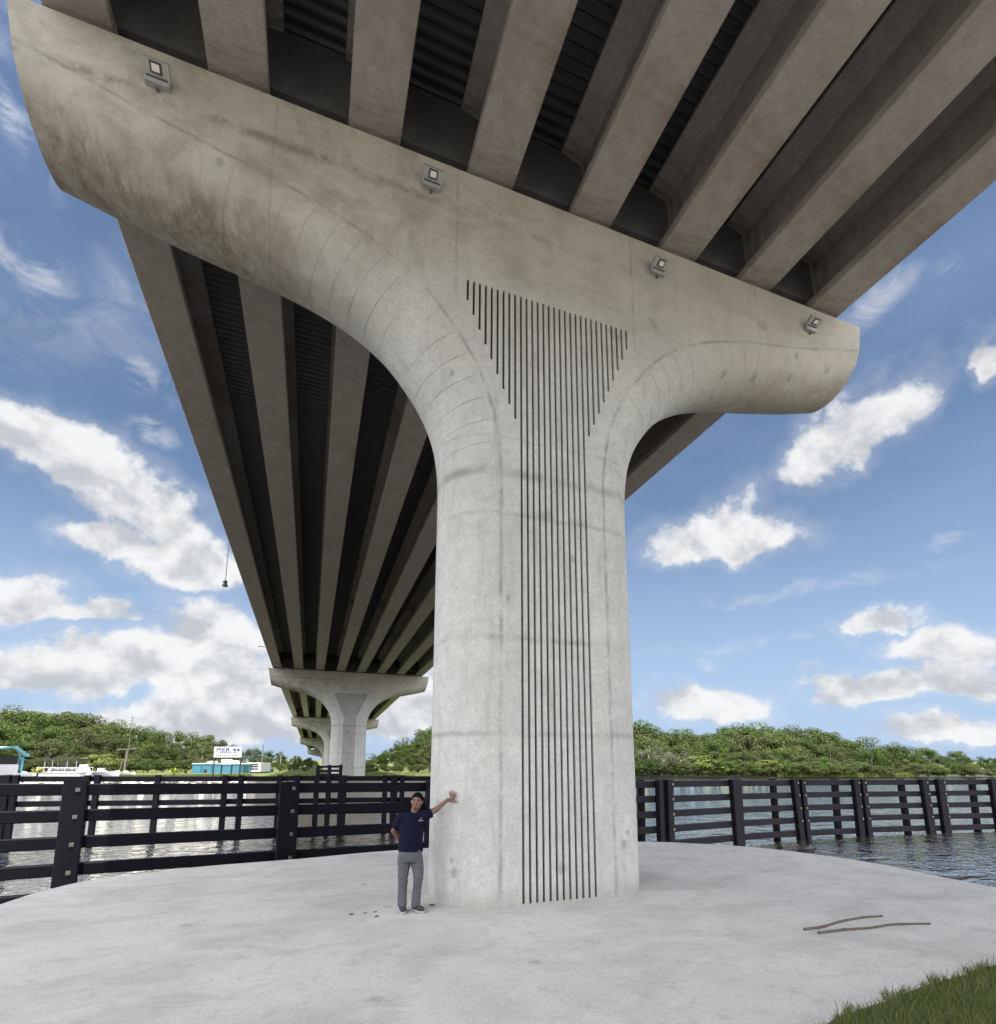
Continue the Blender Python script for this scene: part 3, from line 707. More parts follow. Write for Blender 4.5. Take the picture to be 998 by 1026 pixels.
# small guard panel at the second pier
gd = empty('guard_panel', tuple(fplane(331, 781, 47)), 0, 'small black slatted guard panel standing before the second pier', 'guard panel')
org = Vector(gd.location); nn = Vector((-FH[0], -FH[1], 0))
a = Vector(fplane(319, 767, 47))-org; c = Vector(fplane(343, 766.6, 47))-org
for k in range(4):
    b = MB(); off = Vector((0, 0, -.12-k*.36)); b.beam(a+off, c+off, .14, .2); b.build('wale', M_black, gd)
for s_ in (.02, .5, .97):
    p = a+(c-a)*s_+nn*.16; b = MB(); b.beam(p+Vector((0, 0, -3.2)), p+Vector((0, 0, .04)), .28, .16, up=nn); b.build('post', M_black, gd)

# ------------------------------------------------------------------ sticks and litter on the pad
def stick(name, pts, r0, label):
    P_ = [Vector(plane(x, y, 2, r0*.9)) for x, y in pts]; o0 = P_[0].copy(); b = MB(); q = []
    c = smooth_curve([tuple(p-o0) for p in P_], 5)
    b.tube([tuple(p+rng.normal(0, .003, 3)*[1, 1, .3]) for p in c], [r0*(1.05-.35*i/len(c))*random.uniform(.9, 1.12) for i in range(len(c))], 8)
    for k in (5, 11):
        if k < len(c): p = c[k]; b.tube([tuple(p), tuple(p+np.array([.015, -.02, .022]))], [r0*.7, r0*.35], 6)
    o = b.build(name, M_stick, None, True); o.location = o0; tag(o, label, 'stick', 'two dry sticks lying on the pad')
stick('stick', [(806, 931), (823, 928.5), (843, 923), (866, 919), (884, 917.8)], .017, 'dry crooked stick on the concrete pad, the upper shorter one of two')
stick('stick', [(820, 934.5), (845, 931.5), (872, 929.5), (897, 926), (932, 925.3)], .017, 'dry nearly straight stick on the pad, the lower longer one of two')
M_litter = simple('dry_litter', (.11, .085, .065), .95)
lp = plane(433, 908, 2, 0)
cp_ = empty('bottle_cap', tuple(lp), .5, 'flattened brown and white litter lying against the near pier foot', 'litter')
b = MB(); b.tube([(0, 0, .002), (0, 0, .016)], [.06, .07], 14); b.build('rim', M_rock, cp_)
b = MB(); b.tube([(0, 0, .016), (0, 0, .022)], [.055, .045], 14); b.build('dirt', simple('rust_dirt', (.10, .05, .03), .9), cp_)
for i, (px, py, s_, lb) in enumerate([(352, 916, .045, 'larger dark leaf crumb left of the man on the pad'), (366, 915, .018, 'small dark crumb between two others left of the man'), (376, 914, .022, 'dark crumb nearest the man\'s feet'), (379, 918.5, .032, 'flat grey crumb in front of the man\'s feet on the left')]):
    b = MB(); p = plane(px, py, 2, 0)
    for k in range(3): b.ball((random.uniform(-s_, s_), random.uniform(-s_, s_)*.6, .006), (s_*random.uniform(.5, 1), s_*random.uniform(.4, .8), .006), 5)
    o = b.build('leaf_litter', M_litter); o.location = p; tag(o, lb, 'leaf litter', 'dark crumbs on the pad left of the man')

# ------------------------------------------------------------------ trees
def crown(seed, n_clump, n_leaf, leaf, shape='round', low=.02):
    r_ = np.random.default_rng(seed); V = []; Fc = []
    cl = []
    for k in range(n_clump):
        while True:
            p = r_.uniform(-1, 1, 3)
            q = np.linalg.norm(p)
            if q < 1 and q > .45: break
        z = p[2]*.5+.5
        wz = 1.0 if shape == 'round' else (1.0-.5*abs(z-.35))
        ce = np.array([p[0]*.46*wz, p[1]*.46*wz, low+(1-low)*(.08+.80*z)])
        cl.append((ce, r_.uniform(.075, .15)))
    for ce, rad in cl:
        for j in range(n_leaf//n_clump):
            d = r_.normal(0, 1, 3); d /= np.linalg.norm(d); rr = rad*r_.uniform(.5, 1)**.5
            p = ce+d*rr*np.array([1.15, 1.15, .8])
            nrm_ = d+np.array([0, 0, .4])+r_.normal(0, .36, 3); nrm_ /= np.linalg.norm(nrm_)
            a = np.cross(nrm_, r_.normal(0, 1, 3)); a /= np.linalg.norm(a)+1e-9; b_ = np.cross(nrm_, a)
            s = leaf*r_.uniform(.6, 1.35); o = len(V)
            V += [tuple(p-a*s*.5), tuple(p+b_*s*.32), tuple(p+a*s*.55), tuple(p-b_*s*.32)]; Fc.append((o, o+1, o+2, o+3))
    return V, Fc, cl
def tree_proto(seed, mat, shape, low, n_clump=42, n_leaf=7600, leaf=.031):
    V, Fc, cl = crown(seed, n_clump, n_leaf, leaf, shape, low)
    cm = bpy.data.meshes.new('crown'); cm.from_pydata(V, [], Fc); cm.materials.append(mat)
    b = MB(); b.tube([(0, 0, -.06), (.01, 0, .15), (-.01, .01, .35), (.0, 0, .6)], [.032, .026, .02, .01], 8)
    for ce, rad in cl[::3]:
        z0 = min(.12+.35*ce[2], .55); b.tube([(0, 0, z0), tuple(ce*.55+np.array([0, 0, z0])*.45), tuple(ce)], [.012, .008, .003], 5)
    tm = b.mesh('trunk', M_wood, True)
    return cm, tm
protos = [tree_proto(100+i, M_leaf, ['round', 'cone'][i % 3 == 2], .03+.02*(i % 3)) for i in range(7)]
grey_p = tree_proto(300, M_leaf3, 'round', .08, 30, 2300)
lime_p = tree_proto(301, M_leaf2, 'round', .0, 22, 2600, .06)
def tree(name, p, h, wd, proto, label, group, cat='tree'):
    r = empty(name, tuple(p), random.uniform(0, 2*PI), label, cat, group); r.scale = (h*wd, h*wd, h)
    link('crown', proto[0], r); link('trunk', proto[1], r); return r
def skyline(x, table): return float(np.interp(x, [a for a, _ in table], [b_ for _, b_ in table]))
def grow(x, dist, topy, proto, label, group, wd=.85, name='tree', z0=.15):
    p = dirpt(x, dist, z0); top = plane_h(x, topy, dist); h = (top-z0)*(1.07 if proto in protos else 1)
    return tree(name, p, h, wd, proto, label, group)
def plane_h(x, y, dist):
    d = ray(x, y); return H+d[2]*dist/np.hypot(d[0], d[1])
SL = [(-60, 706), (0, 707), (40, 709), (75, 712), (100, 720), (130, 726), (160, 729), (200, 732), (222, 738), (240, 746), (270, 752), (310, 759)]
SR = [(610, 716), (640, 721), (655, 727), (675, 733), (700, 731), (722, 727), (750, 723), (790, 724), (820, 729), (850, 735), (880, 742), (920, 747), (960, 752), (1040, 756)]
SC = [(300, 759), (330, 762), (366, 758), (385, 752), (397, 744), (412, 732), (433, 724), (470, 720)]
GL, GR, GC = 'trees of the wood behind the marina', 'trees of the wood beyond the clustered fence posts', 'trees beyond the second pier'
LL, LR, LC = 'leafy green tree in the dense wood behind the marina', 'rounded green tree in the dense wood across the water beyond the clustered fence posts', 'green tree beyond the grass strip behind the second pier'
def shoreR(x): return float(np.interp(x, [560, 640, 700, 760, 800, 860, 930, 998, 1060], [128, 132.3, 137.5, 144.1, 149.2, 157.9, 169.4, 181.8, 193]))
def row(xs, d0, d1, table, drop, label, group, wd, jit=4, shore=None, z0=.15, pr=None):
    for x in xs:
        x += random.uniform(-jit, jit); d = random.uniform(d0, d1)+(shore(x) if shore else 0)
        grow(x, d, skyline(x, table)+drop+random.uniform(-2, 4), random.choice(pr or protos), label, group, wd*random.uniform(.85, 1.2), z0=z0)
row(np.arange(-50, 318, 15), 150, 175, SL, 0, LL, GL, .85)
row(np.arange(-40, 318, 17), 128, 140, SL, 14, LL, GL, .95)
row(np.arange(-45, 318, 19), 116, 122, SL, 32, LL, GL, 1.1)
row(np.arange(-45, 318, 13), 110, 114, [(0, 757), (200, 760), (310, 765)], 0, 'low dark green understory tree at the foot of the wood behind the marina', 'understory trees behind the marina', 1.5)
row(np.arange(624, 1050, 15), 32, 50, SR, 1, LR, GR, .95, 4, shoreR, -1.45)
row(np.arange(632, 1050, 17), 18, 26, SR, 12, LR, GR, 1.1, 4, shoreR, -1.45)
row(np.arange(626, 1050, 15), 7, 12, SR, 26, LR, GR, 1.25, 4, shoreR, -1.45)
row(np.arange(628, 1050, 10), .6, 2.6, [(600, 762), (780, 762), (900, 765), (1050, 769)], 0, 'low bushy tree at the water edge beyond the clustered fence posts', 'low trees along the far water edge', 1.5, 4, shoreR, -1.45)
row(np.arange(262, 400, 8), 165, 200, SC, 0, LC, GC, .9)
row(np.arange(266, 345, 12), 140, 150, [(260, 757), (350, 763)], 0, LC, GC, 1.0)
row(np.arange(362, 490, 13), 150, 165, SC, 2, LC, GC, .9)
row(np.arange(372, 480, 14), 118, 130, SC, 9, LC, GC, .95)
row(np.arange(392, 480, 13), 100, 108, SC, 20, LC, GC, 1.05)
row(np.arange(355, 470, 11), 92, 98, [(355, 767), (400, 764), (470, 760)], 0, 'low bushy tree at the far edge of the grass by the second pier', 'low trees behind the grass strip', 1.5)
for x, y, d in ((650, 742, 3), (664, 748, 1.5), (682, 750, 2)): grow(x, shoreR(x)+d, y, grey_p, 'grey green half bare tree at the water edge just beside the near pier', 'grey trees beside the near pier', 1.0, 'grey_tree', -1.45)
for x, y, d, lb in ((100, 751, 104, 'bright yellow green shrub behind the moored boats'), (181, 769, 100, 'small yellow green shrub beside the blank end of the teal shed'), (286, 764, 108, 'bright low shrub by the lamp posts beyond the motorhome'),
                    (700, 752, 3, 'light green leafy shrub low in the wood, nearest to the grey trees'), (772, 757, 3, 'pale green bush at the water edge between wood and marsh grass'), (868, 764, 4, 'bright green bush in the middle of the sunny marsh grass'), (842, 766, 4, 'wide lime green bush in the marsh grass, left of its middle'),
                    (720, 762, 2, 'low lime bush at the water edge of the wood, lowest of the bright shrubs'), (940, 768, 3, 'flat lime bush past the end of the marsh grass')):
    r_ = grow(x, d+(shoreR(x) if x > 600 else 0), y, lime_p, lb, 'bright shrubs along the far banks', 1.5, 'shrub', -1.45 if x > 600 else .15); r_['category'] = 'shrub'
# marsh grass on the right far bank and lawn fringe by the second pier
def mpt():
    x = random.uniform(778, 915); p = dirpt(x, shoreR(x)+random.uniform(-.3, 3.2), .0); return (p[0], p[1], -1.5)
tag(blades('marsh_grass', 5000, mpt, M_marsh, .4, 1.5, .16), 'sunny yellow green marsh grass at the water edge on the right', 'marsh grass')
def mpt2():
    s_ = random.random(); x = -5+15.6*s_; y = 53.9-3.9*s_+random.random()**2*38+.4; return (x+random.uniform(-1, 12)*(random.random() < .4), y, .1)
tag(blades('tall_grass', 9000, mpt2, M_marsh, .15, .5, .07), 'bright grass on the far bank around the second pier', 'grass')

# palms
def palm(px, dist, topy, label):
    p = dirpt(px, dist, .15); h = plane_h(px, topy, dist)-.15
    r = empty('palm', tuple(p), random.uniform(0, 6), label, 'palm', 'small palms by the marina'); b = MB()
    b.tube([(0, 0, -.1), (0, 0, h*.3)], [.14, .1], 8); b.build('trunk', M_wood, r); b = MB()
    for k in range(16):
        a = 2*PI*k/16+random.uniform(-.2, .2); el = random.uniform(.25, 1.25); L_ = h*.75
        q = [(math.cos(a)*math.cos(el)*L_*s, math.sin(a)*math.cos(el)*L_*s, h*.3+math.sin(el)*L_*s-.45*L_*s*s*math.cos(el)) for s in (0, .3, .6, .85, 1)]
        sd = Vector((-math.sin(a), math.cos(a), 0))
        for i in range(4):
            w0, w1 = [.06, .22, .22, .14, .01][i], [.06, .22, .22, .14, .01][i+1]
            b.add([Vector(q[i])-sd*w0-Vector((0, 0, w0*.5)), Vector(q[i]), Vector(q[i+1]), Vector(q[i+1])-sd*w1-Vector((0, 0, w1*.5))], [(0, 1, 2, 3)])
            b.add([Vector(q[i])+sd*w0-Vector((0, 0, w0*.5)), Vector(q[i]), Vector(q[i+1]), Vector(q[i+1])+sd*w1-Vector((0, 0, w1*.5))], [(0, 1, 2, 3)])
    b.build('fronds', M_palm, r)
palm(39, 92, 766, 'small yellow green palm left of the moored houseboat'); palm(175, 95, 768, 'small palm left of the teal shed'); palm(187, 97, 769.5, 'lowest palm, at the corner of the teal shed')

# ------------------------------------------------------------------ marina on the left far bank
def local(x, dist, z=.15, zrot=None):
    p = dirpt(x, dist, z); return tuple(p), math.atan2(-RH[1]*-1, RH[0]) if zrot is None else zrot
RZ = math.atan2(RH[1], RH[0])
def W_(pxw, dist, px=222): return pxw*dist/F*math.cos(math.atan((px-PX)/F))        # pixels to metres at that distance
# boathouse with teal gable
loc, _ = local(1, 96); fx = ray(5, 765); bh = empty('boathouse', loc, -math.atan2(fx[0], fx[1])+.12, 'open boathouse with grey gabled roof and teal trim at the far left', 'boathouse')
hR = plane_h(11, 747.5, 96)-.15; hE = plane_h(17, 757, 96)-.15
b = MB(); wd = 2.6
b.add([(-9, 0, hE-.1), (1.2, 0, hR), (1.2, 3, hR), (-9, 3, hE-.1), (-9, 0, hE-.25), (1.2, 0, hR-.15), (1.2, 3, hR-.15), (-9, 3, hE-.25)], [(0, 1, 2, 3), (7, 6, 5, 4), (0, 4, 5, 1), (2, 6, 7, 3)])
b.add([(1.2, 0, hR), (2.6, 0, hE), (2.6, 3, hE), (1.2, 3, hR), (1.2, 0, hR-.15), (2.6, 0, hE-.15), (2.6, 3, hE-.15), (1.2, 3, hR-.15)], [(0, 1, 2, 3), (7, 6, 5, 4), (0, 4, 5, 1), (2, 6, 7, 3)])
b.add([(-9, .02, hR-.1), (1.15, .02, hR-.06), (-9, .02, hE+.1), (-9, .3, hR-.1), (1.15, .3, hR-.06), (-9, .3, hE+.1)], [(0, 2, 1), (3, 4, 5), (0, 1, 4, 3), (1, 2, 5, 4), (2, 0, 3, 5)]); b.build('roof', M_white, bh)
b = MB(); b.beam((1.2, -.08, hR-.1), (2.65, -.08, hE-.1), .16, .3); b.beam((1.2, -.08, hR-.1), (-9, -.08, hE-.25), .14, .22); b.beam((1.6, .1, hR-.9), (2.1, .1, hE-.8), .12, .16); b.build('fascia_trim', M_teal, bh)
for x in (2.1, -3.5, -8.6):
    for y in (.15, 2.8): b = MB(); b.beam((x, y, -.5), (x, y, hE-.2), .22, .22); b.build('post', M_teal if x > 0 else M_grey, bh)
b = MB(); b.box((-3.3, 1.5, hE*.28), (10.2, 2.4, hE*.56)); b.build('wall', M_grey, bh)
b = MB(); b.box((-3.3, 2.85, hE*.7), (10.4, .15, hE*.6)); b.build('back_wall', M_dark, bh)
# houseboat
def houseboat(px, dist, z, label):
    p = dirpt(px, dist, z); r = empty('houseboat', tuple(p), RZ, label, 'boat')
    L_ = 6.6
    b = MB(); b.prism([(-L_/2, -1.2), (L_*.42, -1.2), (L_/2, -.2), (L_/2, .2), (L_*.42, 1.2), (-L_/2, 1.2)], 0, .75); b.build('hull', M_white, r)
    b = MB(); b.box((-.1, 0, .82), (L_*.98, 2.5, .1)); b.build('deck', M_grey, r)
    b = MB(); b.box((.2, 0, 1.12), (4.0, 1.9, .5)); b.build('cabin', M_white, r)
    b = MB(); b.box((.2, -.955, 1.18), (3.6, .03, .22)); b.build('window', M_dkglass, r)
    b = MB(); b.box((-.1, 0, 2.62), (4.6, 2.3, .2)); b.build('canopy', M_dark, r); b = MB(); b.box((.3, 0, 1.6), (2.6, 1.5, .5)); b.build('dark_block', M_dark, r)  # plain dark block filling the space under the canopy
    for x in (-2.25, -1.2, .8, 2.05):
        b = MB()
        for y in (-1.05, 1.05): b.tube([(x, y, .8), (x, y, 2.6)], .05, 6)
        b.build('canopy_post', M_grey, r)
    b = MB()
    for y in (-1.2, 1.2):
        b.tube([(-3.2, y, 1.5), (2.7, y, 1.5)], .035, 6)
        for x in np.arange(-3.1, 2.8, .95): b.tube([(x, y, .8), (x, y, 1.5)], .025, 5)
    b.build('railing', M_white, r); b = MB(); b.add([(2.1, -.7, .9), (2.9, -.7, .9), (2.15, -.7, 1.9), (2.1, .7, .9), (2.9, .7, .9), (2.15, .7, 1.9)], [(0, 1, 2), (5, 4, 3), (1, 4, 5, 2), (0, 2, 5, 3)]); b.build('windscreen', M_white, r)
houseboat(68, 94.5, plane_h(68, 760.5, 94.5)-2.66, 'white houseboat with a dark flat canopy on posts, beside the utility pole')
def motorboat(px, dist, L_, z, label, rz=0.0, group='white motorboats at the marina'):
    p = dirpt(px, dist, z); r = empty('motorboat', tuple(p), RZ+rz, label, 'boat', group)
    b = MB(); xs = [-.5, -.2, .15, .38, .5]; ws = [.16, .17, .155, .09, .0]; hs = [.13, .13, .14, .16, .18]
    for x, w_, h_ in zip(xs, ws, hs): b.v += [(x*L_, -w_*L_, h_*L_), (x*L_, -w_*L_*.55, 0), (x*L_, w_*L_*.55, 0), (x*L_, w_*L_, h_*L_)]
    for i in range(4):
        for k in range(3): b.f.append((4*i+k, 4*i+k+1, 4*i+k+5, 4*i+k+4)); b.mi.append(0)
        b.f.append((4*i+3, 4*i, 4*i+4, 4*i+7)); b.mi.append(0)
    b.f.append((0, 3, 2, 1)); b.mi.append(0); b.build('hull', M_white, r)
    b = MB(); b.add([(-.1*L_, -.1*L_, .13*L_), (.2*L_, -.08*L_, .14*L_), (.02*L_, -.08*L_, .24*L_), (-.1*L_, -.09*L_, .24*L_), (-.1*L_, .1*L_, .13*L_), (.2*L_, .08*L_, .14*L_), (.02*L_, .08*L_, .24*L_), (-.1*L_, .09*L_, .24*L_)], [(0, 1, 2, 3), (7, 6, 5, 4), (1, 5, 6, 2), (2, 6, 7, 3), (0, 3, 7, 4)]); b.build('cabin', M_white, r)
    b = MB(); b.add([(.185*L_, -.075*L_, .152*L_), (.185*L_, .075*L_, .152*L_), (.035*L_, .07*L_, .236*L_), (.035*L_, -.07*L_, .236*L_)], [(0, 1, 2, 3)]); b.build('windscreen', M_dkglass, r)
    return r
motorboat(104, 95, 4.8, -.05, 'low white motorboat moored just right of the houseboat')
motorboat(27, 95, 2.6, .1, 'small white boat ashore between the boathouse and the palm', .2)
motorboat(128, 96, 2.6, .1, 'small white boat beside the foot of the utility pole')
# teal shed with white boats stored behind
ds = 100; loc, _ = local(222, ds); sh = empty('teal_shed', loc, RZ, 'long low teal shed with panel seams behind the white sign', 'shed')
wS = W_(57, ds); hS = plane_h(222, 765.5, ds)-.15
b = MB(); b.box((0, 2, hS/2-.2), (wS, 4, hS+.4)); b.build('wall', M_teal, sh)
b = MB(); b.box((0, 2, hS+.05), (wS+.2, 4.2, .12)); b.build('roof', M_white, sh)
for k, x in enumerate((-3.9, -1.9, .2, 2.2, 4.1)): b = MB(); b.box((x*wS/11.5, -.03, hS/2), (.06, .05, hS)); b.build('panel_seam', M_dkteal, sh)
b = MB(); b.box((-wS*.27, -.03, .35), (.5, .05, .6)); b.build('vent', M_dark, sh)
b = MB(); b.box((wS*.43, -.035, hS*.48), (.9, .05, hS*.9)); b.build('door', M_dkteal, sh)
motorboat(212, 108, 7.0, hS*.3, 'white cabin boat stored behind the teal shed, left of the sign centre', 3.1, 'boats stored behind the teal shed')
motorboat(238, 107, 7.5, hS*.3, 'white cabin boat stored behind the teal shed, right of the sign centre', 0, 'boats stored behind the teal shed')
# white motorhome at the right end
d_ = 99; loc, _ = local(256.5, d_); rv = empty('motorhome', loc, RZ+.1, 'white motorhome parked at the right end of the teal shed', 'motorhome')
hV = plane_h(256, 764, d_)-.15; b = MB(); b.box((0, 1.5, hV*.55), (2.3, 5, hV*.86)); b.build('body', M_white, rv)
for z in (.4, .62, .82): b = MB(); b.box((.1, -1.02, hV*z), (1.3, .04, hV*.11)); b.build('window', M_dkglass, rv)
for x in (-.75, .75): b = MB(); b.tube([(x-.12, -.4, .32), (x+.12, -.4, .32)], .34, 14); b.build('wheel', M_dark, rv)
d_ = 103; loc, _ = local(266, d_); bx = empty('storage_box', loc, RZ, 'small separate teal storage box right of the white motorhome', 'storage box')
hB = plane_h(266, 770, d_)-.15; b = MB(); b.box((0, .8, hB/2), (1.7, 1.6, hB)); b.build('body', M_teal, bx); b = MB(); b.box((0, .8, hB+.03), (1.8, 1.7, .08)); b.build('lid', M_white, bx)
b = MB(); b.box((.3, -.02, hB*.5), (.7, .04, hB*.8)); b.build('door', M_dkteal, bx)
# sign
d_ = 90; loc, _ = local(227.5, d_); sg = empty('marina_sign', loc, RZ, 'white board sign reading PIER 44 on dark posts, with a smaller board below', 'sign')
bw = W_(27.5, d_); zt_ = plane_h(227, 748.3, d_)-.15; zb_ = plane_h(227, 758.8, d_)-.15; bhh = zt_-zb_
b = MB(); b.box((0, 0, (zt_+zb_)/2), (bw, .12, bhh)); b.build('board', M_white, sg)
for x in (-bw*.49, bw*.47): b = MB(); b.beam((x, .1, -.3), (x, .1, zt_-.1), .17, .17); b.build('post', M_dark, sg)
z2 = plane_h(227, 760.6, d_)-.15; z3 = plane_h(227, 765.8, d_)-.15
b = MB(); b.box((-.05, 0, (z2+z3)/2), (bw*.4, .1, z2-z3)); b.build('small_board', M_white, sg)
for x in (-bw*.2, bw*.16): b = MB(); b.beam((x, .1, -.3), (x, .1, z2-.05), .14, .14); b.build('post', M_dark, sg)
def text(s, size, x, z, parent, name='lettering', y=-.075, wide=1.0):
    cu = bpy.data.curves.new('t', 'FONT'); cu.body = s; cu.size = size; cu.align_x = 'CENTER'; cu.align_y = 'CENTER'; cu.extrude = .01; cu.offset = size*.02
    to = bpy.data.objects.new('t', cu); COL.objects.link(to); bpy.context.view_layer.update()
    me = bpy.data.meshes.new_from_object(to.evaluated_get(bpy.context.evaluated_depsgraph_get())); bpy.data.objects.remove(to)
    me.materials.clear(); me.materials.append(M_blue); o = link(name, me, parent); o.location = (x, y, z); o.rotation_euler = (PI/2, 0, 0); o.scale.x = wide; return o
text('PIER 44', bhh*.52, 0, zb_+bhh*.70, sg, wide=1.42)
b = MB()
x = -bw*.33
while x < bw*.36:
    L_ = random.uniform(.12, .3); b.box((x+L_/2, -.075, zb_+bhh*.44), (L_, .02, bhh*.075)); x += L_+.06
b.build('small_print', M_blue, sg); b = MB(); x = -bw*.42
for g in (3, 3, 4):
    for k in range(g): b.box((x+.1, -.075, zb_+bhh*.17), (.13, .02, bhh*.16)); x += .3
    x += .28
b.build('small_print', M_blue, sg)
b = MB()
for k in range(3): b.box((-.05, -.06, z3+(z2-z3)*(.25+.25*k)), (bw*.28, .02, .04))
b.build('small_print', M_grey, sg)
# poles
def upole(px, dist, topy, label, arms=(), thick=1.0):
    p = dirpt(px, dist, .15); h = plane_h(px, topy, dist)-.15; r = empty('utility_pole', tuple(p), RZ, label, 'utility pole'); b = MB(); b.tube([(0, 0, -.5), (0, 0, h)], [.16*thick, .09*thick], 8); b.build('shaft', M_wood, r)
    for z, L_, tl in arms: b = MB(); b.beam((-L_/2, .12, h*z-tl), (L_/2, .12, h*z+tl), .1, .12); b.build('crossarm', M_wood, r)
    return h, r
h, r = upole(125.5, 98, 750, 'grey utility pole with a wide crossarm behind the moored boats', ((.98, 3.0, .1), (.55, 1.2, 0)))
b = MB(); b.beam((-.4, 0, h*.55), (-.9, .1, 0), .12, .12); b.build('brace', M_wood, r)
upole(127, 122, 717.5, 'thin tall lattice mast rising above the left wood', ((.97, .5, 0), (.93, .35, 0)), .5)
upole(262.5, 108, 746, 'bare wooden pole standing right of the motorhome')
def lamp(px, dist, topy, label):
    p = dirpt(px, dist, .15); h = plane_h(px, topy, dist)-.15; r = empty('street_lamp', tuple(p), RZ, label, 'street lamp', 'lamp posts on the far bank'); b = MB(); b.tube([(0, 0, -.3), (0, 0, h)], [.09, .06], 8); b.build('post', M_grey, r)
    b = MB(); b.tube([(0, 0, h-.05), (.35, 0, h+.1), (.8, 0, h+.1)], .035, 6); b.build('arm', M_grey, r); b = MB(); b.box((.9, 0, h+.08), (.5, .2, .12)); b.build('lamp_head', M_lampbody, r)
lamp(281, 112, 755.5, 'grey street lamp nearer the teal shed, left of the second pier'); lamp(293, 125, 760, 'grey street lamp closest to the left side of the second pier'); lamp(365.5, 70, 756, 'grey lamp post just right of the second pier shaft')
# riprap along the left shore
b = MB()
for k in range(260):
    x = random.uniform(-40, 255); p = dirpt(x, float(np.interp(x, [-40, 0, 110, 200, 255], [96, 90, 88, 90, 76]))+random.uniform(-1.2, .4), -1.7+random.random()*1.3); s_ = random.uniform(.25, .8)
    b.ball(tuple(p), (s_, s_*.8, s_*.6), 4, Matrix.Rotation(random.uniform(0, 6), 3, 'Z'))
tag(b.build('riprap', M_rock), 'pale riprap stones along the left far shore', 'riprap', kind='stuff')

# ------------------------------------------------------------------ the man
PD = 8.12
def J(px, py, off=0.0): return Vector(fplane(px, py, PD+off))
MO = J(411, 914.5); MO.z = 0
def caps(parts):
    """parts: lists of (point, radius) chains -> union mesh of tapered tubes with round joints"""
    b = MB()
    for ch in parts:
        for i in range(len(ch)-1):
            (p, r), (q, s) = ch[i], ch[i+1]
            b.tube([p, q], [r, s], 14)
        for p, r in ch: b.ball(p, r, 8)
    return b
def remesh(b, name, mat, vox, parent, smooth_it=4, lump=0.0, seed=0):
    me = b.mesh('tmp', mat); o = bpy.data.objects.new('tmp', me); COL.objects.link(o)
    md = o.modifiers.new('r', 'REMESH'); md.mode = 'VOXEL'; md.voxel_size = vox; md.use_smooth_shade = True
    sm_ = o.modifiers.new('s', 'SMOOTH'); sm_.iterations = smooth_it; sm_.factor = .5
    bpy.context.view_layer.update()
    dg = bpy.context.evaluated_depsgraph_get(); me2 = bpy.data.meshes.new_from_object(o.evaluated_get(dg)); bpy.data.objects.remove(o)
    if lump:
        from mathutils import noise as mn
        n_ = len(me2.vertices); 
        for v in me2.vertices: v.co += v.normal*lump*(mn.noise(Vector((v.co.x*9, v.co.y*9, v.co.z*5+seed)))+.45*mn.noise(Vector((v.co.x*18+v.co.z*14, v.co.y*18, v.co.z*22-v.co.x*9+seed))))
    me2.name = name; me2.materials.clear(); me2.materials.append(mat); me2.polygons.foreach_set('use_smooth', [True]*len(me2.polygons)); me2.update()
    return link(name, me2, parent)
M_skin = simple('skin', (.17, .085, .056), .55, 0, .12, 14, .05)
M_shirt = simple('navy_shirt', (.0045, .0055, .020), .9, 0, .3, 30, .15, .15)
M_trou = simple('grey_trousers', (.085, .088, .10), .9, 0, .18, 22, .2)
M_hair = simple('black_hair', (.004, .0035, .003), .8, 0, .3, 60, .3, .08)
M_shoe = simple('grey_shoe', (.022, .022, .026), .7, 0, .3, 20); M_sole = simple('white_sole', (.34, .33, .31), .7)
M_eye = simple('eye', (.02, .015, .012), .3)
def rel(v): return v-MO
fwd = Vector((-FH[0], -FH[1], 0)); rgt = Vector((RH[0], RH[1], 0)); upv = Vector((0, 0, 1))
hipL, hipR = rel(J(406, 858)), rel(J(417, 858))
kneeL, kneeR = rel(J(403.6, 881, -.02)), rel(J(418.9, 881, -.02))
ankL, ankR = rel(J(402.9, 907, 0)), rel(J(416.6, 907, 0))
pelvis = rel(J(411.5, 853)); waist = rel(J(411.5, 843)); chest = rel(J(412.5, 825)); neckb = rel(J(415.5, 814.5)); headc = rel(J(417.8, 803.0, -.03))
shL, shR = rel(J(402.8, 819.5)), rel(J(424.5, 817.5))
elL = rel(J(394.6, 832.5, .12)); wrL = rel(J(401, 843, .19))
hand_p = Vector((2.100, 8.058, 1.585)); 
elR = rel(J(437.0, 811.3, .06)); 
HN = Vector((hand_p.x-(XC-.93), hand_p.y-(Y0+.93), 0)).normalized()        # out of the pier face
wrR = hand_p-MO+HN*.05+Vector((0, 0, -.02))+rgt*-.055
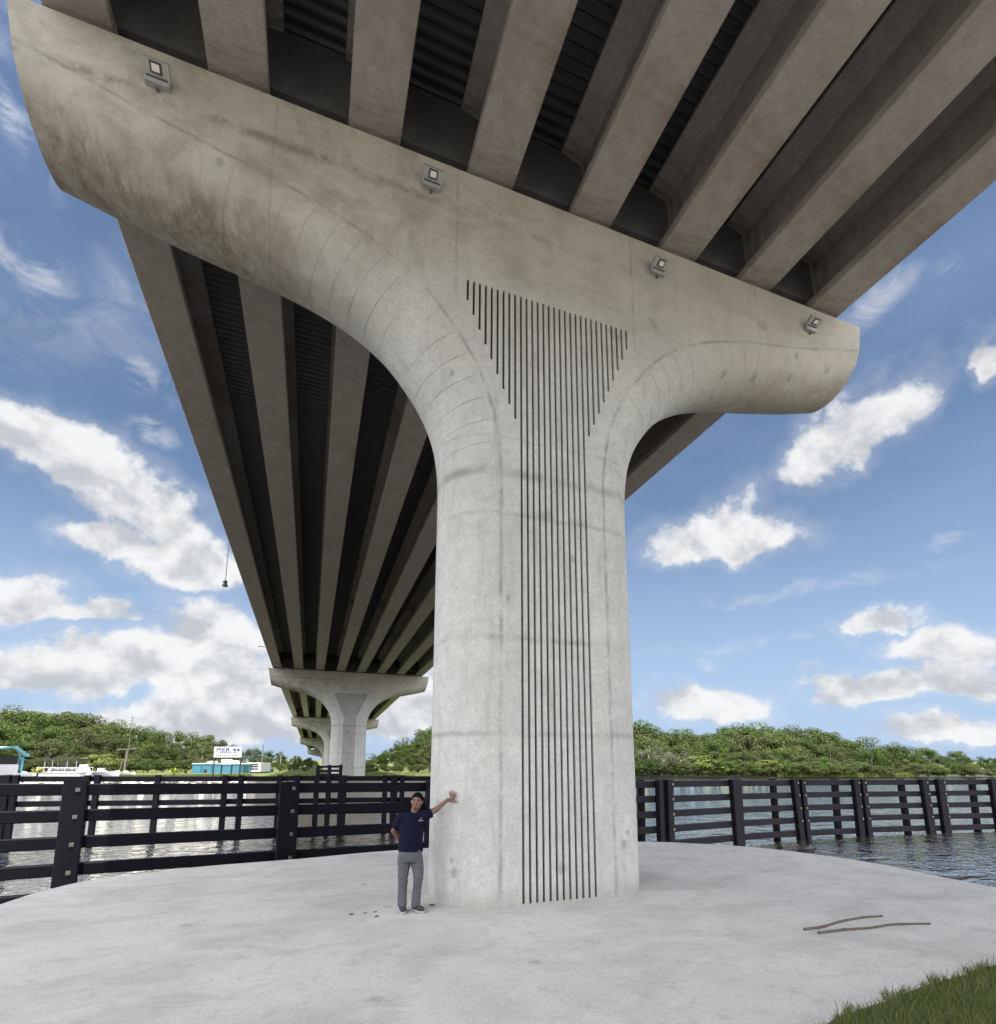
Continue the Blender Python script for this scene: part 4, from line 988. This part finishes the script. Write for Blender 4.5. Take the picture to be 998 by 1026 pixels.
# hand axes: fingers point up and a little right, flat on the concrete
tng = Vector((-HN.y, HN.x, 0)); tng = tng if tng.dot(rgt) > 0 else -tng
fup = (upv*.95+tng*.22).normalized(); fsd = fup.cross(HN).normalized(); fsd = fsd if fsd.dot(rgt) > 0 else -fsd
palm = hand_p-MO+HN*.022+tng*-.01
parts = [[(hipL, .07), (kneeL, .04), (ankL, .03)], [(hipR, .07), (kneeR, .04), (ankR, .03)],
         [(pelvis, .12), (waist, .12), (chest, .13), (neckb+upv*-.03, .06), (neckb+upv*.05, .055), (headc+upv*-.06, .06)],
         [(shL, .06), (elL, .043), (wrL, .029)], [(shR, .06), (elR, .042), (wrR, .028), (palm-fup*.03, .026)], [(shL, .06), (chest, .09), (shR, .06)],
         [(ankL, .03), (Vector((ankL.x, ankL.y, .058))+(fwd*math.cos(.3)+rgt*math.sin(.3))*.10, .022)], [(ankR, .03), (Vector((ankR.x, ankR.y, .058))+(fwd*math.cos(.85)+rgt*math.sin(.85))*.10, .022)]]
b = caps(parts)
HT = Matrix((rgt, -fwd, upv)).transposed() @ Matrix.Rotation(math.radians(6), 3, 'Y')
b.ball(headc, (.077, .098, .118), 14, HT)
b.ball(headc+HT @ Vector((0, -.025, -.06)), (.06, .07, .062), 10, HT)
b.ball(headc+HT @ Vector((0, -.104, -.012)), (.015, .02, .03), 8, HT)                 # nose
for s_ in (-1, 1):
    b.ball(headc+HT @ Vector((s_*.08, .005, -.005)), (.012, .022, .034), 8, HT)         # ears
    b.ball(headc+HT @ Vector((s_*.04, -.068, -.03)), (.024, .022, .026), 8, HT)         # cheeks
b.ball(headc+HT @ Vector((0, -.09, -.058)), (.026, .014, .008), 8, HT)                 # lips
# left hand on the pier: flat palm, four fingers and a thumb
b.ball(palm, (1, 1, 1), 10, Matrix((fsd*.044, HN*.017, fup*.05)).transposed())
for k, (o_, L_, sp) in enumerate([(-.036, .064, -.42), (-.013, .082, -.14), (.013, .086, .12), (.036, .076, .40)]):
    p = palm+fsd*o_+fup*.035; d_ = (fup+fsd*sp).normalized(); q = p+d_*L_*.5+HN*.004; e_ = p+d_*L_-HN*.006
    b.tube([p, q], [.0105, .0095], 10); b.tube([q, e_], [.0095, .0075], 10); b.ball(p, .0105, 6); b.ball(q, .0095, 6); b.ball(e_, .0075, 6)
p = palm+fsd*.03-fup*.03; q = p+(fsd*.95+fup*.15)*.04; e_ = q+(fsd*.95+fup*.12)*.036-HN*.004
b.tube([p, q], [.0145, .0115], 10); b.tube([q, e_], [.0115, .009], 10); b.ball(p, .0145, 6); b.ball(q, .0115, 6); b.ball(e_, .009, 6)
# right hand behind the back
hd = (wrL-elL).normalized(); hs = hd.cross(fwd).normalized(); pb = wrL+hd*.05
b.ball(pb, (1, 1, 1), 10, Matrix((hs*.04, fwd*.018, hd*.055)).transposed())
for k, o_ in enumerate((-.03, -.01, .01, .03)):
    p = pb+hs*o_+hd*.04; q = p+hd*.035+fwd*.008; e_ = q+hd*.02+fwd*.025
    b.tube([p, q], [.010, .0092], 10); b.tube([q, e_], [.0092, .0075], 10); b.ball(q, .0092, 6); b.ball(e_, .0075, 6)
p = pb+hs*.035; q = p+(hs*.7+hd*.7)*.045+fwd*.01; b.tube([p, q], [.013, .009], 10); b.ball(q, .009, 6)
man = remesh(b, 'person', M_skin, .0042, None, 2)
man.location = MO; tag(man, 'man in navy polo shirt and grey trousers leaning one hand on the pier', 'person')
for s_ in (-1, 1):
    b = MB(); b.ball(headc+HT @ Vector((s_*.031, -.088, .012)), (.013, .008, .006), 8, HT); b.build('eye', M_eye, man, True)
    b = MB(); b.ball(headc+HT @ Vector((s_*.033, -.092, .030)), (.02, .007, .005), 8, HT); b.build('eyebrow', M_hair, man, True)
# hair: cap of the skull with a fringe
b = MB(); b.ball(headc+HT @ Vector((0, .022, .034)), (.089, .101, .102), 14, HT)
for k in range(11):
    a = -1.25+2.5*k/10; b.ball(headc+HT @ Vector((math.sin(a)*.064, -.062*math.cos(a)+.004, .080-.03*abs(math.sin(a))**2+.008*math.sin(k*2.7))), (.022, .024, .022), 8, HT)
for s_ in (-1, 1): b.ball(headc+HT @ Vector((s_*.074, .0, .03)), (.014, .03, .035), 8, HT)
remesh(b, 'hair', M_hair, .008, man, 2, .003)
# shirt
slv = shR+(elR-shR)*.62; slL = shL+(elL-shL)*.72
sb = MB()
def ell(c, rx, ry, rz): sb.ball(c, (1, 1, 1), 14, Matrix((rgt*rx, fwd*ry, upv*rz)).transposed())
chain = [(rel(J(411.4, 853.0)), .185, .135), (rel(J(411.3, 846)), .185, .14), (rel(J(411.6, 838)), .18, .14), (rel(J(412.2, 829)), .182, .135), (rel(J(413, 821.5)), .185, .125), (rel(J(413.8, 817)), .155, .11), (rel(J(415, 813.8)), .08, .085)]
vs = []; n = 28
for c, rx, ry in chain:
    for k in range(n):
        a = 2*PI*k/n; vs.append(c+rgt*rx*math.cos(a)*(1-.06*abs(math.sin(2*a)))+fwd*ry*math.sin(a))
fs = [tuple(range(n-1, -1, -1)), tuple(range((len(chain)-1)*n, len(chain)*n))]
for i in range(len(chain)-1):
    for k in range(n): fs.append((i*n+k, i*n+(k+1) % n, (i+1)*n+(k+1) % n, (i+1)*n+k))
sb.add(vs, fs)
for ch in ([(shR+rgt*-.05, .085), (shR, .088), (slv, .078)], [(shL+rgt*.05, .085), (shL, .088), (slL, .078)]):
    for i in range(len(ch)-1): sb.tube([ch[i][0], ch[i+1][0]], [ch[i][1], ch[i+1][1]], 16)
    sb.ball(ch[0][0], ch[0][1], 8); sb.ball(ch[1][0], ch[1][1], 8)
sh_ = remesh(sb, 'polo_shirt', M_shirt, .010, man, 3, .011, 3)
b = MB()
for s_ in (-1, 1): b.tube([neckb+rgt*s_*.06-fwd*.03+upv*.022, neckb+rgt*s_*.058+fwd*.04+upv*.01, neckb+rgt*s_*.022+fwd*.115-upv*.045], [.02, .02, .012], 8)
remesh(b, 'collar', M_shirt, .007, sh_, 1)
b = MB(); ec_ = rel(J(423, 820.3, -.0))+fwd*.118
b.tube([ec_-rgt*.035-upv*.018, ec_+upv*.012, ec_+rgt*.012+upv*.03], .004, 6); b.tube([ec_-rgt*.02-upv*.022, ec_+rgt*.035-upv*.012], .005, 6); b.build('emblem', simple('emblem_thread', (.28, .29, .31), .8), sh_)
b = MB(); b.tube([rel(J(416.7, 818.8))+fwd*.11, rel(J(416.2, 824))+fwd*.128], .008, 6); b.build('placket', M_shirt, sh_)
# trousers
tb = MB(); n = 24
ring0 = [(rel(J(411.4, 850.5)), .172, .125), (rel(J(411.3, 857)), .182, .135), (rel(J(411.3, 863)), .185, .13)]
vs = []
for c, rx, ry in ring0:
    for k in range(n): a = 2*PI*k/n; vs.append(c+rgt*rx*math.cos(a)+fwd*ry*math.sin(a))
fs = [tuple(range(n-1, -1, -1)), tuple(range(2*n, 3*n))]
for i in range(2):
    for k in range(n): fs.append((i*n+k, i*n+(k+1) % n, (i+1)*n+(k+1) % n, (i+1)*n+k))
tb.add(vs, fs)
for pts in ([(405.2, 859, .098), (404.2, 870, .09), (403.6, 881, .073), (403.0, 893, .066), (402.8, 908.6, .061)], [(417.6, 859, .096), (418.6, 870, .087), (418.9, 881, .072), (417.6, 893, .068), (416.4, 908.6, .066)]):
    ch = [(rel(J(x, y, -.02 if 875 < y < 890 else 0)), r) for x, y, r in pts]
    tb.tube([c for c, r in ch], [r for c, r in ch], 18); tb.ball(ch[0][0], ch[0][1], 8)
tr_ = remesh(tb, 'trousers', M_trou, .010, man, 3, .016, 9)
for c in (rel(J(423.3, 873))+fwd*.0, rel(J(399.2, 873))+fwd*.0):
    b = MB(); s_ = 1 if (c-pelvis).dot(rgt) > 0 else -1
    b.box(c-rgt*s_*.03, (.05, .13, .19), math.atan2(RH[1], RH[0])); remesh(b, 'cargo_pocket', M_trou, .009, tr_, 3, .004)
b = MB()
for k in range(24):
    a0, a1 = 2*PI*k/24, 2*PI*(k+1)/24; c = rel(J(411.4, 851.6))
# shoes
for ank, side, nm in ((ankL, .3, 0), (ankR, .85, 1)):
    dv = (fwd*math.cos(side)+rgt*math.sin(side)).normalized(); sv = Vector((-dv.y, dv.x, 0)); c = Vector((ank.x, ank.y, 0))
    b = MB(); b.ball(c+dv*.055+upv*.055, (1, 1, 1), 12, Matrix((sv*.048, dv*.135, upv*.04)).transposed()); b.ball(c-dv*.02+upv*.075, (.05, .05, .05), 10); b.ball(c+dv*.11+upv*.05, (1, 1, 1), 10, Matrix((sv*.05, dv*.07, upv*.032)).transposed())
    so_ = remesh(b, 'shoe', M_shoe, .007, man, 2)
    b = MB(); pl = []
    for k in range(24):
        a = 2*PI*k/24; pl.append(c+dv*(.055+.15*math.cos(a))+sv*.052*math.sin(a)*(1+.12*math.cos(a)))
    b.prism([(p.x, p.y) for p in pl], .002, .024); b.build('sole', M_sole, so_, True)
    b = MB()
    for k in range(3): p = c+dv*(.06+.03*k)+upv*(.096-.008*k); b.tube([p-sv*.022, p+upv*.004, p+sv*.022], .004, 6)
    b.build('laces', M_sole, so_)
